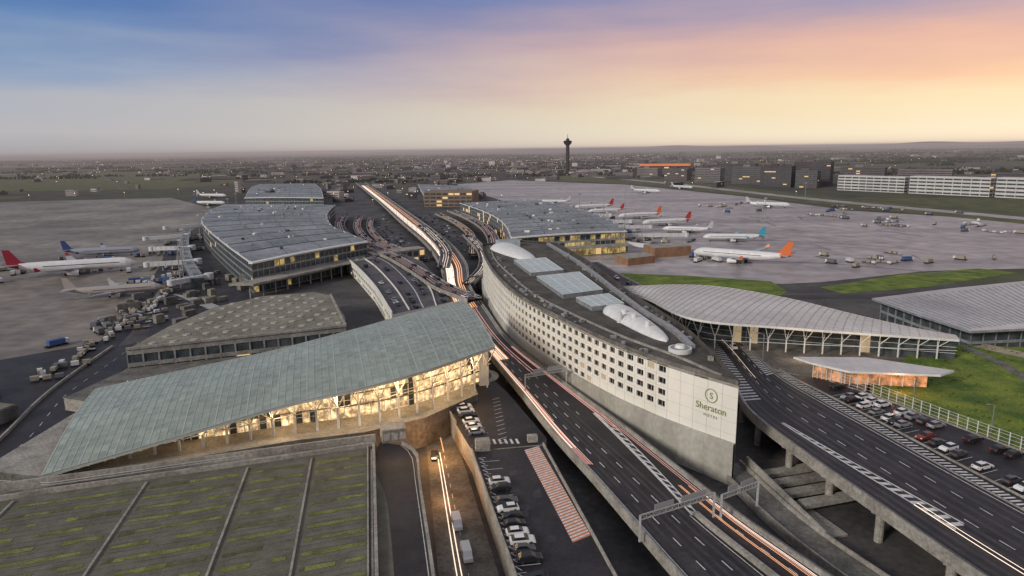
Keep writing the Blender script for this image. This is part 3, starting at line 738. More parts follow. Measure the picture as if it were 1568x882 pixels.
g.prism([(-148,352),(-136,352),(-88,440),(-96,452)],7.5,8.4,1,1,True)
for i in range(12):
    x=-139+i*4.2;y=355+i*7.6;g.cyl((x,y),.4,.4,0,7.5,8,1)
g.winwall((-90,440),(-60,470),0,9,5,4.5,4,3.4,1,2,3,.2);g.prism([(-90,440),(-60,470),(-66,480),(-98,455)],9,9.6,1,1)
g.prism([(-4,462),(88,492),(86,504),(-2,474)],6,6.8,1,1,True)
g.winwall((0,468),(84,497),0,6,5,5.8,4.6,4.8,1,4,3,.2,.2)
g.prism([(100,472),(128,482),(126,500),(96,492)],0,7,1,5);g.prism([(76,440),(96,452),(92,468),(70,458)],0,5,1,5)
g.obj('terminal_annex_building',[tmet,conc,glass2,lit_m,glowt,mat('rust_wall',(.22,.12,.07),(.3,.17,.1),scale=.2)])
g=MB();g.winwall((-118,935),(-52,925),0,20,8,5,7,2.6,0,1,2,.15);g.prism([(-118,935),(-52,925),(-45,965),(-110,975)],20,21,0,0);g.prism([(-118.1,936),(-52,926),(-45,965),(-110,975)],0,20,0,0)
g.obj('office_building',[mat('brown_wall',(.16,.11,.08),(.22,.16,.12),scale=.05),glass2,lit_m])
# ------------------------------------------------------------------ right station roof
rs=empty('railway_station')
B4=[(42,279,19),(64,278,20),(84,273,20),(105,254,19),(121,232,17.5),(139,209,16)]
F4=[(42.5,276,19),(51,253,20),(60,221,20),(86,214,18.6),(112,210,17.2),(140,206,15.8)]
n1=48;b4=resample(B4,n1);f4=resample(F4,n1)
g=MB();K=10
def R4(i,j,dz=0):
    p=f4[i].lerp(b4[i],j/K);return Vector((p.x,p.y,p.z+.9*math.sin(math.pi*j/K)+dz))
for i in range(n1):
    for j in range(K):
        g.face([R4(i,j),R4(i+1,j),R4(i+1,j+1),R4(i,j+1)],0);g.face([R4(i,j,-.7),R4(i,j+1,-.7),R4(i+1,j+1,-.7),R4(i+1,j,-.7)],1)
        g.beam(R4(i,j,.05),R4(i+1,j,.05),.10,2,.08)
    g.face([R4(i,0,-.8),R4(i+1,0,-.8),R4(i+1,0,.05),R4(i,0,.05)],1);g.face([R4(i,K,-.8),R4(i+1,K,-.8),R4(i+1,K,.05),R4(i,K,.05)],1)
    for j in range(K): g.beam(R4(i,j,.06),R4(i,j+1,.06),.14 if i%4 else .3,2,.1)
g.obj('white_roof',[wroof_m,steel_m,mat('roof_rib_pale',(.40,.38,.37),rough=.5)],rs)
g=MB()
for i in range(16,n1):
    a_,b_=R4(i,3),R4(i+1,3) if i<n1 else R4(i,3)
    g.face([(a_.x,a_.y,9),(b_.x,b_.y,9),(b_.x,b_.y,b_.z-.7),(a_.x,a_.y,a_.z-.7)],random.choice([2,2,2,2,2,2,3]))
    for z in(11,13,15): g.beam((a_.x-.1,a_.y-.2,z),(b_.x-.1,b_.y-.2,z),.12,4)
    if i%2==0:
        m2=R4(i,1,-.8);g.beam((m2.x,m2.y,9),(m2.x,m2.y,14),.35,4);g.beam((m2.x,m2.y,13),R4(i,0,-.7),.18,4)
        g.beam((m2.x,m2.y,13),R4(min(n1,i+1),0,-.7),.18,4);g.beam((m2.x,m2.y,13),R4(i,3,-.7),.18,4);g.beam((m2.x,m2.y,12),(R4(min(n1,i+2),1).x,R4(min(n1,i+2),1).y,12),.14,4)
for i in range(2,16):
    a_,b_=R4(i,2),R4(i+1,2);g.face([(a_.x,a_.y,0),(b_.x,b_.y,0),(b_.x,b_.y,b_.z-.7),(a_.x,a_.y,a_.z-.7)],2)
g.prism([(60,223),(80,200),(86,193),(98,180),(104,190),(131,214),(140,209),(130,225),(100,262),(60,280),(44,279)],0,8.96,0,1)
g.obj('station_walls',[concd,conc,glass2,litw_m,steel_m],rs)
g=MB();lw=[(84,196),(105,194.5),(123,181.5),(117,178),(94,182),(87,190)]
g.prism(lw,13.4,14,0,1,True)
L2=[(88.5,190),(95,184),(116,180)]
for a_,b_ in zip(L2,L2[1:]):
    A=Vector((a_[0],a_[1]+2,0));B=Vector((b_[0],b_[1]+2,0));g.face([(A.x,A.y,9),(B.x,B.y,9),(B.x,B.y,13.4),(A.x,A.y,13.4)],2)
    for k in range(7): p=A.lerp(B,k/7);g.beam((p.x-.3,p.y-.4,9),(p.x-.3,p.y-.4,13.4),.22,1)
g.obj('entrance_canopy',[wroof_m,steel_m,glow_mat('canopy_interior_glow',(1,.38,.14),1.0,.4)],rs)
for (x,y,z,pw,c) in [(106,178.5,12,700,(1,.35,.15)),(92,207,13,900,(1,.66,.36)),(110,204,13,800,(1,.66,.36))]:
    l=bpy.data.lights.new('canopy_lamp','POINT');l.energy=pw;l.color=c;l.shadow_soft_size=.5;o=bpy.data.objects.new('canopy_lamp',l);o.location=(x,y,z);COL.objects.link(o);o.parent=rs
g=MB();fr_=[(148,274),(190,291),(247,310),(280,290),(190,226),(154,222),(150,247)]
g.prism(fr_,13.2,14,0,1,True)
a=sum(fr_[i][0]*fr_[(i+1)%7][1]-fr_[(i+1)%7][0]*fr_[i][1] for i in range(7));F2=fr_ if a>0 else fr_[::-1]
ctr=Vector((190,262,0))
for i in range(7):
    A=Vector((*F2[i],0)).lerp(ctr,.08);B=Vector((*F2[(i+1)%7],0)).lerp(ctr,.08)
    g.winwall(A,B,0,13.2,5,4.4,4.4,3.4,1,2)
for k in range(28):
    A=Vector((150,270,14.1)).lerp(Vector((245,306,14.1)),k/28);B=Vector((154,224,14.1)).lerp(Vector((215,243,14.1)),k/28);g.beam(A,B,.35,1,.2)
g.obj('hall_building',[groof_m,grey_m,glass2])
# ------------------------------------------------------------------ distant right building complex
g=MB()
def block(a_,b_,dep,h,cw,ch,wh,m=0,pl=.03):
    A=Vector((a_[0],a_[1],0));B=Vector((b_[0],b_[1],0));d=(B-A).normalized();nn=Vector((-d.y,d.x,0))*dep
    Q=[A,B,B+nn,A+nn]
    for i in range(4): g.winwall(Q[i],Q[(i+1)%4],0,h,cw,ch,cw*.96,wh,m,4,5,pl,.3)
    g.prism([(q.x,q.y) for q in Q],h,h+1,m,m)
for s,e_,m,h in [(.0,.30,3,24),(.32,.62,3,26),(.64,1.0,3,27)]:
    A=Vector((560,1180,0)).lerp(Vector((760,860,0)),s);B=Vector((560,1180,0)).lerp(Vector((760,860,0)),e_);block(A,B,22,h,12,5.2,2.4,m)
g.obj('office_building',[mat('office_white_%d'%i,(.5,.48,.46),(.6,.58,.56),scale=.05) for i in range(4)]+[glass2,lit_m])
for i,(x,y,w,h) in enumerate([(470,1300,60,38),(520,1260,40,30),(455,1420,70,34),(400,1500,60,30),(545,1330,70,44),(620,1300,80,34),(360,1620,60,26),(700,1250,90,30),(480,1600,90,36),(600,1500,90,30),(800,1150,90,26),(320,1750,60,24)]):
    g=MB();block((x,y),(x+w*.75,y-w*.55),28,h,7,4,1.8,[2,0,0,1][i%4],.03)
    g.obox(x+w*.4,y-w*.1,-.6,14,8,h+1,h+5,[2,0,1][i%3]);g.obj('office_building',bld+[glass2,lit_m])
g=MB();cx,cy=165,2000
g.cyl((cx,cy),6,5,0,88,16,0);g.cyl((cx,cy),5,11,84,90,16,0);g.cyl((cx,cy),11,12.5,90,96,16,1);g.cyl((cx,cy),12.5,9,96,98,16,0);g.cyl((cx,cy),5,4,98,104,12,0);g.cyl((cx,cy),.8,.5,104,116,6,0)
g.obj('control_tower',[mat('tower_shaft',(.035,.028,.032),rough=.8),darkglass])
g=MB();block((420,2235),(560,2180),60,16,15,8,4,0,.05);g.prism([(415,2230),(562,2172),(585,2240),(440,2300)],17.2,23,6,6);g.obj('hangar_building',bld+[glass2,lit_m,mat('orange_roof_glow',(.75,.22,.07),emit=(1,.3,.08),es=.10)])  # orange roof has a faint glow added to its colour
g=MB()
def rb(x,y,sc=1):
    w=random.uniform(10,50)*sc;d=random.uniform(10,24)*sc;h=random.uniform(4,11)*(1 if random.random()<.9 else 2)
    a=random.choice([.1,-.6,.9])+random.uniform(-.1,.1);mt=random.choice([0,0,1,2,2,3]);g.obox(x,y,a,w,d,0,h,mt,random.randrange(4))
    if random.random()<.5: g.obox(x+2,y+1,a,w*.4,d*.4,h,h+2,random.randrange(3))
    c,s=math.cos(a),math.sin(a)
    for k in range(1,int(h/3.5)+1):
        g.beam((x-w*.46*c+(d/2+.05)*s,y-w*.46*s-(d/2+.05)*c,k*3.5-1.4),(x+w*.46*c+(d/2+.05)*s,y+w*.46*s-(d/2+.05)*c,k*3.5-1.4),.2,5,1.3)
    if random.random()<.4:
        u=random.uniform(-.45,.45)*w;q=h*random.uniform(.2,.7);px,py=x+u*c+(d/2+.25)*s,y+u*s-(d/2+.25)*c
        g.face([(px,py,q),(px+2.4*c,py+2.4*s,q),(px+2.4*c,py+2.4*s,q+1.7),(px,py,q+1.7)],4)
for i in range(330):
    y=random.uniform(1650,4200);x=random.gauss(-20,.20*y);rb(x,y,1+y/5000)
for i in range(200):
    y=random.uniform(2500,8000);x=random.uniform(-.75,.75)*y;rb(x,y,1.4)
for i in range(110): 
    y=random.uniform(1050,1800);x=random.uniform(-380,-40)-(y-1050)*.12
    if inpoly(x,y,APR) or abs(x-main.at(main.dofy(y),.5).x)<40: continue
    rb(x,y,.6)
for i in range(50):
    y=random.uniform(1300,2300);x=random.uniform(300,1400);rb(x,y)
for i in range(30):
    y=random.uniform(1300,2300);x=random.uniform(-1600,-500);rb(x,y,.6)
g.obj('distant_town_buildings',bld+[lit_m,glass2])
g=MB()
def clump(x,y,r):
    for k in range(7):
        px,py,pz=x+random.uniform(-r,r),y+random.uniform(-r,r),random.uniform(.3,1)*r*.9;s=r*random.uniform(.25,.55)
        a=random.uniform(0,3);c_,s_=math.cos(a)*s,math.sin(a)*s;zz=random.uniform(.5,1)*s
        top=(px,py,pz+zz);bot=(px,py,0)
        R=[(px+c_,py+s_,pz),(px-s_,py+c_,pz+.2*s),(px-c_,py-s_,pz-.1*s),(px+s_,py-c_,pz+.1*s)]
        for i in range(4): g.face([R[i],R[(i+1)%4],top]);g.face([R[(i+1)%4],R[i],bot])
for i in range(260):
    y=random.uniform(1700,9000);x=random.uniform(-.8,.8)*y;n=random.randint(6,26);a=random.uniform(-.3,.3)
    for k in range(n): clump(x+k*14*math.cos(a)*(1+y/6000),y+k*14*math.sin(a),random.uniform(4,9)*(1+y/12000))
g.obj('distant_trees',[tree_m])
g=MB()
for i in range(480):
    y=random.uniform(900,5500);x=random.uniform(-.7,.6)*y if i%2 else random.gauss(-60,.12*y)
    if inpoly(x,y,APR) or inpoly(x,y,APL): continue
    s=.2+y/9500;g.beam((x,y,0),(x,y,9),.3,0);g.obox(x,y,0,s*2,s*2,9,9+s,1)
g.obj('distant_street_lamps',[grey_m,lampe])
hz=MB();hz.prism([(-40000,1000),(40000,1000),(40000,44000),(-40000,44000)],-.5,92,0,0,True)
hm=bpy.data.materials.new('haze_air');hm.use_nodes=True;nt=hm.node_tree;nt.nodes.clear()
oo=nt.nodes.new('ShaderNodeOutputMaterial');ab=nt.nodes.new('ShaderNodeVolumeAbsorption');em=nt.nodes.new('ShaderNodeEmission');ads=nt.nodes.new('ShaderNodeAddShader')
ab.inputs[0].default_value=(0,0,0,1);SG=1/10500;ab.inputs[1].default_value=SG;em.inputs[0].default_value=(.34,.285,.285,1);em.inputs[1].default_value=SG  # haze emission stands in for light scattered by the air
nt.links.new(ab.outputs[0],ads.inputs[0]);nt.links.new(em.outputs[0],ads.inputs[1]);nt.links.new(ads.outputs[0],oo.inputs['Volume'])
hz.obj('haze_sky',[hm])
# ------------------------------------------------------------------ vehicles
paints=[mat('car_paint_white',(.72,.72,.72),rough=.25),mat('car_paint_silver',(.38,.39,.41),rough=.25,metal=.4),mat('car_paint_dark',(.02,.022,.028),rough=.2),mat('car_paint_grey',(.10,.105,.115),rough=.25,metal=.4),mat('car_paint_red',(.22,.03,.02),rough=.25)]
carlamp=mat('car_lamp',(.7,.65,.6),rough=.2);tail_m=mat('tail_lamp',(.4,.02,.02),rough=.3)
def car_into(g,T,pm,simple=False,van=False):
    def X(x,y,z): return T@Vector((x,y,z))
    if van: body=[(-2.4,.35),(-2.45,1.0),(-2.4,2.1),(1.3,2.15),(1.9,1.25),(2.4,1.05),(2.45,.35)];cab=None
    else:
        body=[(-2.1,.32),(-2.2,.62),(-2.12,.92),(-1.75,.98),(.95,.98),(1.85,.86),(2.15,.66),(2.18,.35)]
        cab=[(-1.85,.97),(-1.35,1.43),(.25,1.45),(1.05,.97)]
    W=.89
    def ext(pr,w0,w1,m,tm=None):
        L=[X(x,-(w0 if z<1.2 else w1),z) for x,z in pr];R=[X(x,(w0 if z<1.2 else w1),z) for x,z in pr];n=len(pr)
        g.face(L,m);g.face(R[::-1],m)
        for i in range(n):
            j=(i+1)%n;mm=m
            if tm is not None and i==1 : mm=tm
            g.face([L[j],L[i],R[i],R[j]],mm)
    ext(body,W,W*.95 if van else W,pm)
    if cab: ext(cab,.80,.64,5,pm)
    else:
        g.face([X(1.33,-.8,2.05),X(1.85,-.82,1.32),X(1.85,.82,1.32),X(1.33,.8,2.05)],5)
        for s in(-1,1): g.face([X(.4,s*.9,1.3),X(1.5,s*.9,1.3),X(1.2,s*.9,1.9),X(.4,s*.9,1.9)],5)
    if simple: return
    for wx in(-1.3,1.35):
        for s in(-1,1):
            c=[X(wx+.33*math.cos(6.283*k/10),s*.91,.33+.33*math.sin(6.283*k/10)) for k in range(10)]
            d=[X(wx+.33*math.cos(6.283*k/10),s*.70,.33+.33*math.sin(6.283*k/10)) for k in range(10)]
            g.face(c,6)
            for k in range(10): g.face([c[k],c[(k+1)%10],d[(k+1)%10],d[k]],6)
    for s in(-.62,.62):
        g.face([X(2.175,s-.2,.58),X(2.175,s+.2,.58),X(2.13,s+.2,.74),X(2.13,s-.2,.74)],7)
        g.face([X(-2.2,s-.18,.66),X(-2.2,s+.18,.66),X(-2.15,s+.18,.86),X(-2.15,s-.18,.86)],8)
carmats=paints+[darkglass,tyre,carlamp,tail_m]
meshes=[]
for pm in range(5):
    g=MB();car_into(g,Matrix.Identity(4),pm);o=g.obj('parked_car',carmats);meshes.append(o.data);bpy.data.objects.remove(o)
g=MB();car_into(g,Matrix.Identity(4),0,van=True);o=g.obj('parked_van',carmats);vanm=o.data;bpy.data.objects.remove(o)
def car(x,y,z,a,pm=None):
    if pm is None: pm=random.choice([0,0,0,1,1,2,2,2,3,3])
    o=bpy.data.objects.new('parked_car',meshes[pm]);COL.objects.link(o);o.location=(x,y,z+.02);o.rotation_euler=(0,0,a+random.uniform(-.05,.05));s=random.uniform(.92,1.08);o.scale=(s,s,s*random.uniform(.97,1.12))
def van(x,y,z,a):
    o=bpy.data.objects.new('parked_van',vanm);COL.objects.link(o);o.location=(x,y,z+.02);o.rotation_euler=(0,0,a)
ra=math.atan2(.15,.97)
for i in range(17):
    if i in(0,1,2,5,14): continue
    q=i/16;p=Vector((-5.2,143,0)).lerp(Vector((4,98,0)),q);car(p.x+random.uniform(-.4,.4),p.y,6.03,ra+(math.pi if random.random()<.5 else 0),[0,3,2,0,2,1,3,0,2,2,0][i%11])
for i in range(8):
    p=Vector((-15.5,185,0)).lerp(Vector((-9.4,161,0)),i/7);car(p.x,p.y,6,.27,[0,1,0,0,2,0,0,1][i])
for i in range(25):
    if random.random()<.35: continue
    q=(i+.5)/25*2;p=row1[0].lerp(row1[1],q) if q<1 else row1[1].lerp(row1[2],q-1);car(p.x+2.4+random.uniform(-.4,.4),p.y+.9,9,.37+(math.pi if i%2 else 0),4 if i==13 else None)
FQ=resample([(94,183),(103,160),(111,141),(116,129),(121,114)],25)
for i,p in enumerate(FQ):
    if random.random()<.35: continue
    car(p.x-3.2,p.y-1.2,9,.37,random.choice([2,2,3,0,1]))
van(-12,128,.1,-1.35);van(-9.3,117,.1,-1.35);car(-20,160,.1,-1.4,2)
for i in range(16):
    d=via.len*random.uniform(.15,.55);p=via.at(d,random.choice([.3,.6,.85]));q=via.at(d+2,.5)-via.at(d,.5);car(p.x,p.y,9,math.atan2(q.y,q.x))
g=MB()
def mc(x,y,z,a,s=1): car_into(g,Matrix.Translation((x,y,z))@Matrix.Rotation(a,4,'Z')@Matrix.Scale(s,4),random.choice([0,1,1,2,2,2,3,3,3]),True,random.random()<.08)
R1=resample(tlR,60);R2_=resample(trL,60)
def xat(Q,y): return min(Q,key=lambda p:abs(p.y-y)).x
mC=main.L;mD=main.R
y=500
while y<820:
    a0=xat(R1,y)+46;a1=xat(mC,y)-8
    x=a0
    while x<a1:
        if random.random()<.34: mc(x,y,.05,1.9+random.uniform(-.1,.1))
        x+=3.6
    b0=xat(mD,y)+10;b1=xat(R2_,y)-34;x=b0
    while x<b1:
        if random.random()<.34: mc(x,y,.05,1.8)
        x+=3.6
    y+=14 if random.random()<.6 else 8
for r in loops:
    for i in range(24):
        d=random.uniform(0,r.len);p=r.at(d,random.choice([.3,.8]));q=r.at(min(r.len,d+3),.5)-r.at(max(0,d-3),.5);mc(p.x,p.y,p.z+.03,math.atan2(q.y,q.x))
for i in range(60):
    k=random.choice([.14,.4,.62,.87]);q=random.random()*3;P=[Vector((-27,300,0)).lerp(Vector((-51,285,0)),k),Vector((-33,345,0)).lerp(Vector((-70,341,0)),k),Vector((-56,422,0)).lerp(Vector((-94,405,0)),k),Vector((-85,470,0)).lerp(Vector((-115,454,0)),k)]
    p=P[int(q)].lerp(P[int(q)+1],q-int(q));mc(p.x,p.y,8.05,2.0)
y=262
while y<370:
    p=min(HR,key=lambda v:abs(v.y-y))
    if random.random()<.8: mc(p.x+6,y,.05,.2)
    y+=3
g.obj('distant_parked_cars',carmats)
tk=mat('truck_white',(.5,.5,.5),(.62,.62,.62),scale=1);tkc=mat('container_tan',(.25,.22,.17),(.35,.3,.24),scale=1)
g=MB()
def truck(x,y,a,l=7,m=0):
    c,s=math.cos(a),math.sin(a)
    g.obox(x,y,a,l*.72,2.4,.9,2.9,m);g.obox(x+c*l*.46,y+s*l*.46,a,l*.2,2.3,.6,2.5,0);g.obox(x,y,a,l,2.0,.35,.8,2)
    for k in(-.3,.1,.4):
        for w in(-1,1): px,py=x+c*l*k-s*w*1.1,y+s*l*k+c*w*1.1;g.obox(px,py,a,.9,.3,0,.9,2)
def carts(x,y,a,n):
    for i in range(n):
        px,py=x+math.cos(a)*i*3.6,y+math.sin(a)*i*3.6
        g.obox(px,py,a,2.9,1.7,.5,.75,2);g.obox(px,py,a,2.5,1.6,.75,random.choice([.9,2.0,2.2]),random.choice([0,1,1,4]))
CL=[(-182,300,10,40),(-205,395,18,45),(-230,450,25,50),(-255,540,35,50),(-280,620,40,50),(-300,450,60,60),(-215,420,20,40),(120,470,35,30),(110,560,25,60),(100,650,25,60),(85,760,30,80),(60,850,40,60),(300,900,60,60),(420,800,60,80),(250,450,60,30),(420,640,50,60),(360,700,60,60)]
for (x,y,sx,sy) in CL:
    for i in range(8):
        truck(x+random.gauss(0,sx*.5),y+random.gauss(0,sy*.5),random.choice([.4,1.9,2.2,.9])+random.uniform(-.2,.2),random.uniform(5,10),random.choice([0,1,1,4,3,4]))
    for i in range(6):
        carts(x+random.gauss(0,sx*.5),y+random.gauss(0,sy*.5),random.choice([.4,1.9,2.2,.9])+random.uniform(-.2,.2),random.randint(2,6))
for i in range(34):
    carts(-161-i*.7+random.uniform(-3,2),222+i*4.0+random.uniform(-1,1),random.choice([2.2,1.9,.5]),random.randint(1,4))
g.obj('airport_service_vehicles',[tk,tkc,tyre,mat('truck_blue',(.05,.1,.25)),mat('cart_grey',(.13,.13,.14))])
g=MB()
P=[(-150,270),(-136,300),(-120,320),(-100,345),(-140,360),(-180,430),(-212,432),(-190,360),(-166,305)]
g.face([(x,y,.08) for x,y in P],0)
g.face([(x,y,.075) for x,y in[(-260,110),(-112,110),(-134,226),(-160,262),(-172,270),(-205,238),(-330,230)]],0)
for i in range(16):
    g.beam((-186+i*3.0,368-i*3.2,.12),(-166+i*3.0,352-i*3.2+4,.12),.6,1,.02)
pline(g,[(-150,180),(-158,240),(-175,300),(-200,365),(-240,470),(-300,600)],9,.10,0)
g.obj('service_road',[asph,white_m])
rl=Rib([(-140,150),(-140,168),(-150,201),(-156,225),(-162,262)],[(-113,140),(-126,183),(-138,215),(-141,248),(-146,280)],.12)
g=MB();rl.strip(g,0,rl.len,0,1,0,0);rl.line(g,0,rl.len,.1,.8,.9,1,h=.9);rl.dash(g,0,rl.len,.5,.2,.02,2)
g.obj('service_road',[asph,conc,white_m])
g=MB()
for (x,y,l,w,h,a) in[(-156,178,30,12,4,1.3),(-172,205,14,7,3.5,1.2),(-178,165,18,10,5,1.3),(-190,330,10,6,4,.6),(-150,400,22,10,6,1.1),(-175,455,26,10,7,1.0)]:
    g.obox(x,y,a,l,w,0,h,0);g.obox(x,y,a,l-1,w-1,h,h+.3,1);g.obox(x+1,y,a,3,2,h,h+1.5,0)
for i in range(45):
    x=-150-random.uniform(0,50);y=300+random.uniform(0,150)
    if x<-142-(y-368)*.6+ (0 if y>368 else 60) : g.obox(x,y,1.0,random.uniform(2,7),random.uniform(2,4),0,random.uniform(1.5,4),random.choice([0,1]))
g.obj('utility_buildings',[concd,roofb_m])
# ------------------------------------------------------------------ aircraft
acw=mat('aircraft_white',(.60,.60,.60),(.70,.70,.70),scale=.3,rough=.35)
wingm=mat('wing_grey',(.36,.37,.39),rough=.4)
def aircraft(nose,tail,tm,body=acw,z0=0):
    g=MB();N=Vector((nose[0],nose[1],0));T=Vector((tail[0],tail[1],0));L=(N-T).length;d=(N-T)/L;ang=math.atan2(d.y,d.x)
    r=.047*L;zc=.08*L;K=16
    prof=[(0,.05,-.25),(.012,.35,-.2),(.035,.65,-.12),(.075,.92,-.03),(.12,1,0),(.4,1,0),(.66,1,0),(.78,.84,.12),(.88,.55,.34),(.96,.28,.55),(1,.08,.65)]
    pr=None
    for (q,s,o) in prof:
        ring=[(L/2-q*L,r*s*math.cos(6.2832*k/K),zc+o*r+r*s*math.sin(6.2832*k/K)) for k in range(K)]
        if pr:
            for k in range(K):
                g.face([pr[k],pr[(k+1)%K],ring[(k+1)%K],ring[k]],1 if q>.9 and tm else 0)
        pr=ring
    def slab(P,t,m):
        up=[(x,y,z+t/2) for x,y,z in P];dn=[(x,y,z-t/2) for x,y,z in P];g.face(up,m);g.face(dn[::-1],m)
        for i in range(len(P)): j=(i+1)%len(P);g.face([dn[i],dn[j],up[j],up[i]],m)
    for s in(-1,1):
        slab([(.13*L,s*r*.7,zc-.5*r),(.0*L,s*.24*L,zc+.0*r),(-.10*L,s*.46*L,zc+.5*r),(-.145*L,s*.46*L,zc+.5*r),(-.07*L,s*.2*L,zc-.1*r),(-.07*L,s*r*.7,zc-.5*r)],.008*L,2)
        slab([(-.10*L,s*.458*L,zc+.5*r),(-.13*L,s*.47*L,zc+1.2*r),(-.15*L,s*.47*L,zc+1.2*r),(-.145*L,s*.46*L,zc+.5*r)],.004*L,1)
        slab([(-.36*L,s*r*.2,zc+.6*r),(-.44*L,s*.17*L,zc+.85*r),(-.48*L,s*.17*L,zc+.85*r),(-.465*L,s*r*.2,zc+.6*r)],.006*L,2)
        ex,ey,ez,er=.09*L,s*.155*L,zc-1.0*r,.55*r
        A=[(ex,ey+er*math.cos(6.283*k/12),ez+er*math.sin(6.283*k/12)) for k in range(12)];B=[(ex-.09*L,ey+er*.6*math.cos(6.283*k/12),ez+er*.6*math.sin(6.283*k/12)) for k in range(12)]
        for k in range(12): g.face([A[k],A[(k+1)%12],B[(k+1)%12],B[k]],0)
        g.face(A,3);g.face(B,3);slab([(ex-.01*L,ey,ez+er),(ex-.09*L,ey,ez+er*1.4),(ex-.08*L,ey,ez+er*1.9)],.01*L,0)
        g.face([(.38*L,s*r*1.004,zc+.12*r),(-.2*L,s*r*1.004,zc+.12*r),(-.2*L,s*r*.985,zc+.24*r),(.38*L,s*r*.985,zc+.24*r)],3)
        g.obox(-.03*L,s*.06*L,0,.03*L,.012*L,0,.022*L,3);g.beam((-.03*L,s*.06*L,.01*L),(-.03*L,s*.05*L,zc-.5*r),.01*L,2)
    g.face([(.452*L,-r*.45,zc+.42*r),(.452*L,r*.45,zc+.42*r),(.436*L,r*.38,zc+.70*r),(.436*L,-r*.38,zc+.70*r)],3)
    g.obox(.38*L,0,0,.02*L,.012*L,0,.018*L,3);g.beam((.38*L,0,.01*L),(.38*L,0,zc-.6*r),.008*L,2)
    F=[(-.33*L,zc+.9*r),(-.365*L,zc+1.2*r),(-.44*L,zc+3.4*r),(-.49*L,zc+3.4*r),(-.47*L,zc+.8*r)]
    w=.005*L;A=[(x,-w,z) for x,z in F];B=[(x,w,z) for x,z in F];g.face(A,1);g.face(B[::-1],1)
    for i in range(5): j=(i+1)%5;g.face([A[j],A[i],B[i],B[j]],1)
    o=g.obj('airplane',[body,tm,wingm,darkglass]);C=(N+T)/2
    o.location=(C.x,C.y,z0+.05);o.rotation_euler=(0,0,ang)
tr_=mat('tail_crimson',(.25,.015,.035),rough=.4);tb=mat('tail_navy',(.03,.05,.16),rough=.4);to_=mat('tail_orange',(.62,.15,.04),rough=.4);tt=mat('tail_teal',(.05,.30,.42),rough=.4);tr2=mat('tail_red',(.42,.05,.04),rough=.4);tg=mat('tail_grey',(.4,.4,.42),rough=.4)
acgrey=mat('aircraft_warm_grey',(.36,.33,.31),rough=.4)  # even warm-grey body and tail colour
aircraft((-250,449),(-320,424),tr_);aircraft((-285,520),(-338,508),tb,mat('aircraft_silver',(.28,.29,.33),rough=.3));aircraft((-194,373),(-240,357),acgrey,acgrey)
aircraft((-488,1180),(-545,1192),tg);aircraft((-420,1010),(-472,1020),tb)
aircraft((126,468),(180,430),to_);aircraft((157,556),(206,548),tt);aircraft((138,620),(180,604),tg);aircraft((128,664),(180,680),tr2)
aircraft((116,736),(166,752),to_);aircraft((79,853),(131,869),tr2);aircraft((39,965),(84,955),tg);aircraft((345,846),(298,873),tg)
aircraft((90,800),(135,812),tr2);aircraft((250,1150),(205,1180),tg);aircraft((330,1250),(300,1290),tg)
def bridge(a_,b_):
    g=MB();A=Vector((a_[0],a_[1],5.2));B=Vector((b_[0],b_[1],4.6));g.beam(A,B,2.8,0,2.8);g.cyl((A.x,A.y),2.6,2.6,3.4,7.0,12,0);g.cyl((B.x,B.y),2.2,2.2,3,6.2,12,0)
    for k in range(1,8): q=A.lerp(B,k/8);g.beam(q-Vector((0,0,1.3)),q+Vector((0,0,1.45)),2.95,1,.2)
    m_=A.lerp(B,.7);g.beam((m_.x,m_.y,0),(m_.x,m_.y,4),.7,1);g.beam((A.x,A.y,0),(A.x,A.y,4),1,1);g.obj('jet_bridge',[tk,grey_m])
for a_,b_ in [((-210,452),(-240,444)),((-245,520),(-276,520)),((-178,395),(-192,378)),((-285,600),(-315,585)),((-310,690),(-340,670)),((87,510),(118,482)),((90,560),(145,562)),((88,620),(128,625)),((85,668),(118,672)),((78,735),(108,742)),((60,840),(76,858)),((20,950),(40,962))]: bridge(a_,b_)
g=MB()
P=resample([(-176,385),(-215,456),(-262,552),(-300,640)],12)
for a_,b_ in zip(P,P[1:]):
    c=(a_+b_)/2;d=b_-a_;g.obox(c.x-4,c.y,math.atan2(d.y,d.x),d.length,7,0,6,0,1);g.obox(c.x-4,c.y,math.atan2(d.y,d.x),3,3,6,7.5,1,1)
g.obj('pier_building',[glass2,tmet])
# ------------------------------------------------------------------ street furniture
sback=mat('sign_back',(.3,.3,.3),rough=.5)
def gantry(a_,b_,z,h,nm='sign_gantry'):
    g=MB();A=Vector((a_[0],a_[1],z));B=Vector((b_[0],b_[1],z));up=Vector((0,0,h))
    for P_ in(A,B): g.beam(P_,P_+up,.35,0)
    n=12
    for k in range(2):
        o=Vector((0,0,-k*.9));g.beam(A+up+o,B+up+o,.2,0)
    for i in range(n):
        p=A.lerp(B,i/n)+up;q=A.lerp(B,(i+1)/n)+up;g.beam(p,q-Vector((0,0,.9)),.1,0);g.beam(p-Vector((0,0,.9)),p,.1,0)
    d=(B-A).normalized();nn=Vector((d.y,-d.x,0))
    for (s,e_) in((.2,.45),(.55,.9)):
        p=A.lerp(B,s)+up-nn*.35;q=A.lerp(B,e_)+up-nn*.35;g.beam(p,q,.12,1,2.0)
    g.obj(nm,[mat('galvanised_steel',(.34,.34,.34),(.44,.44,.44),scale=1,rough=.5),sback])
gantry((22.5,112),(38.2,120),6,5.2);gantry((39.3,119),(48,124),6,5.2);gantry((3.5,190),(16,196),6,5.5)
g0=MB();g0.beam((0,0,0),(0,0,9),.18,0);g0.beam((0,0,9),(1.8,0,9.4),.12,0);g0.obox(2.0,0,0,.9,.35,9.3,9.5,0);lpo=g0.obj('street_lamp',[grey_m]);lpm=lpo.data;bpy.data.objects.remove(lpo)
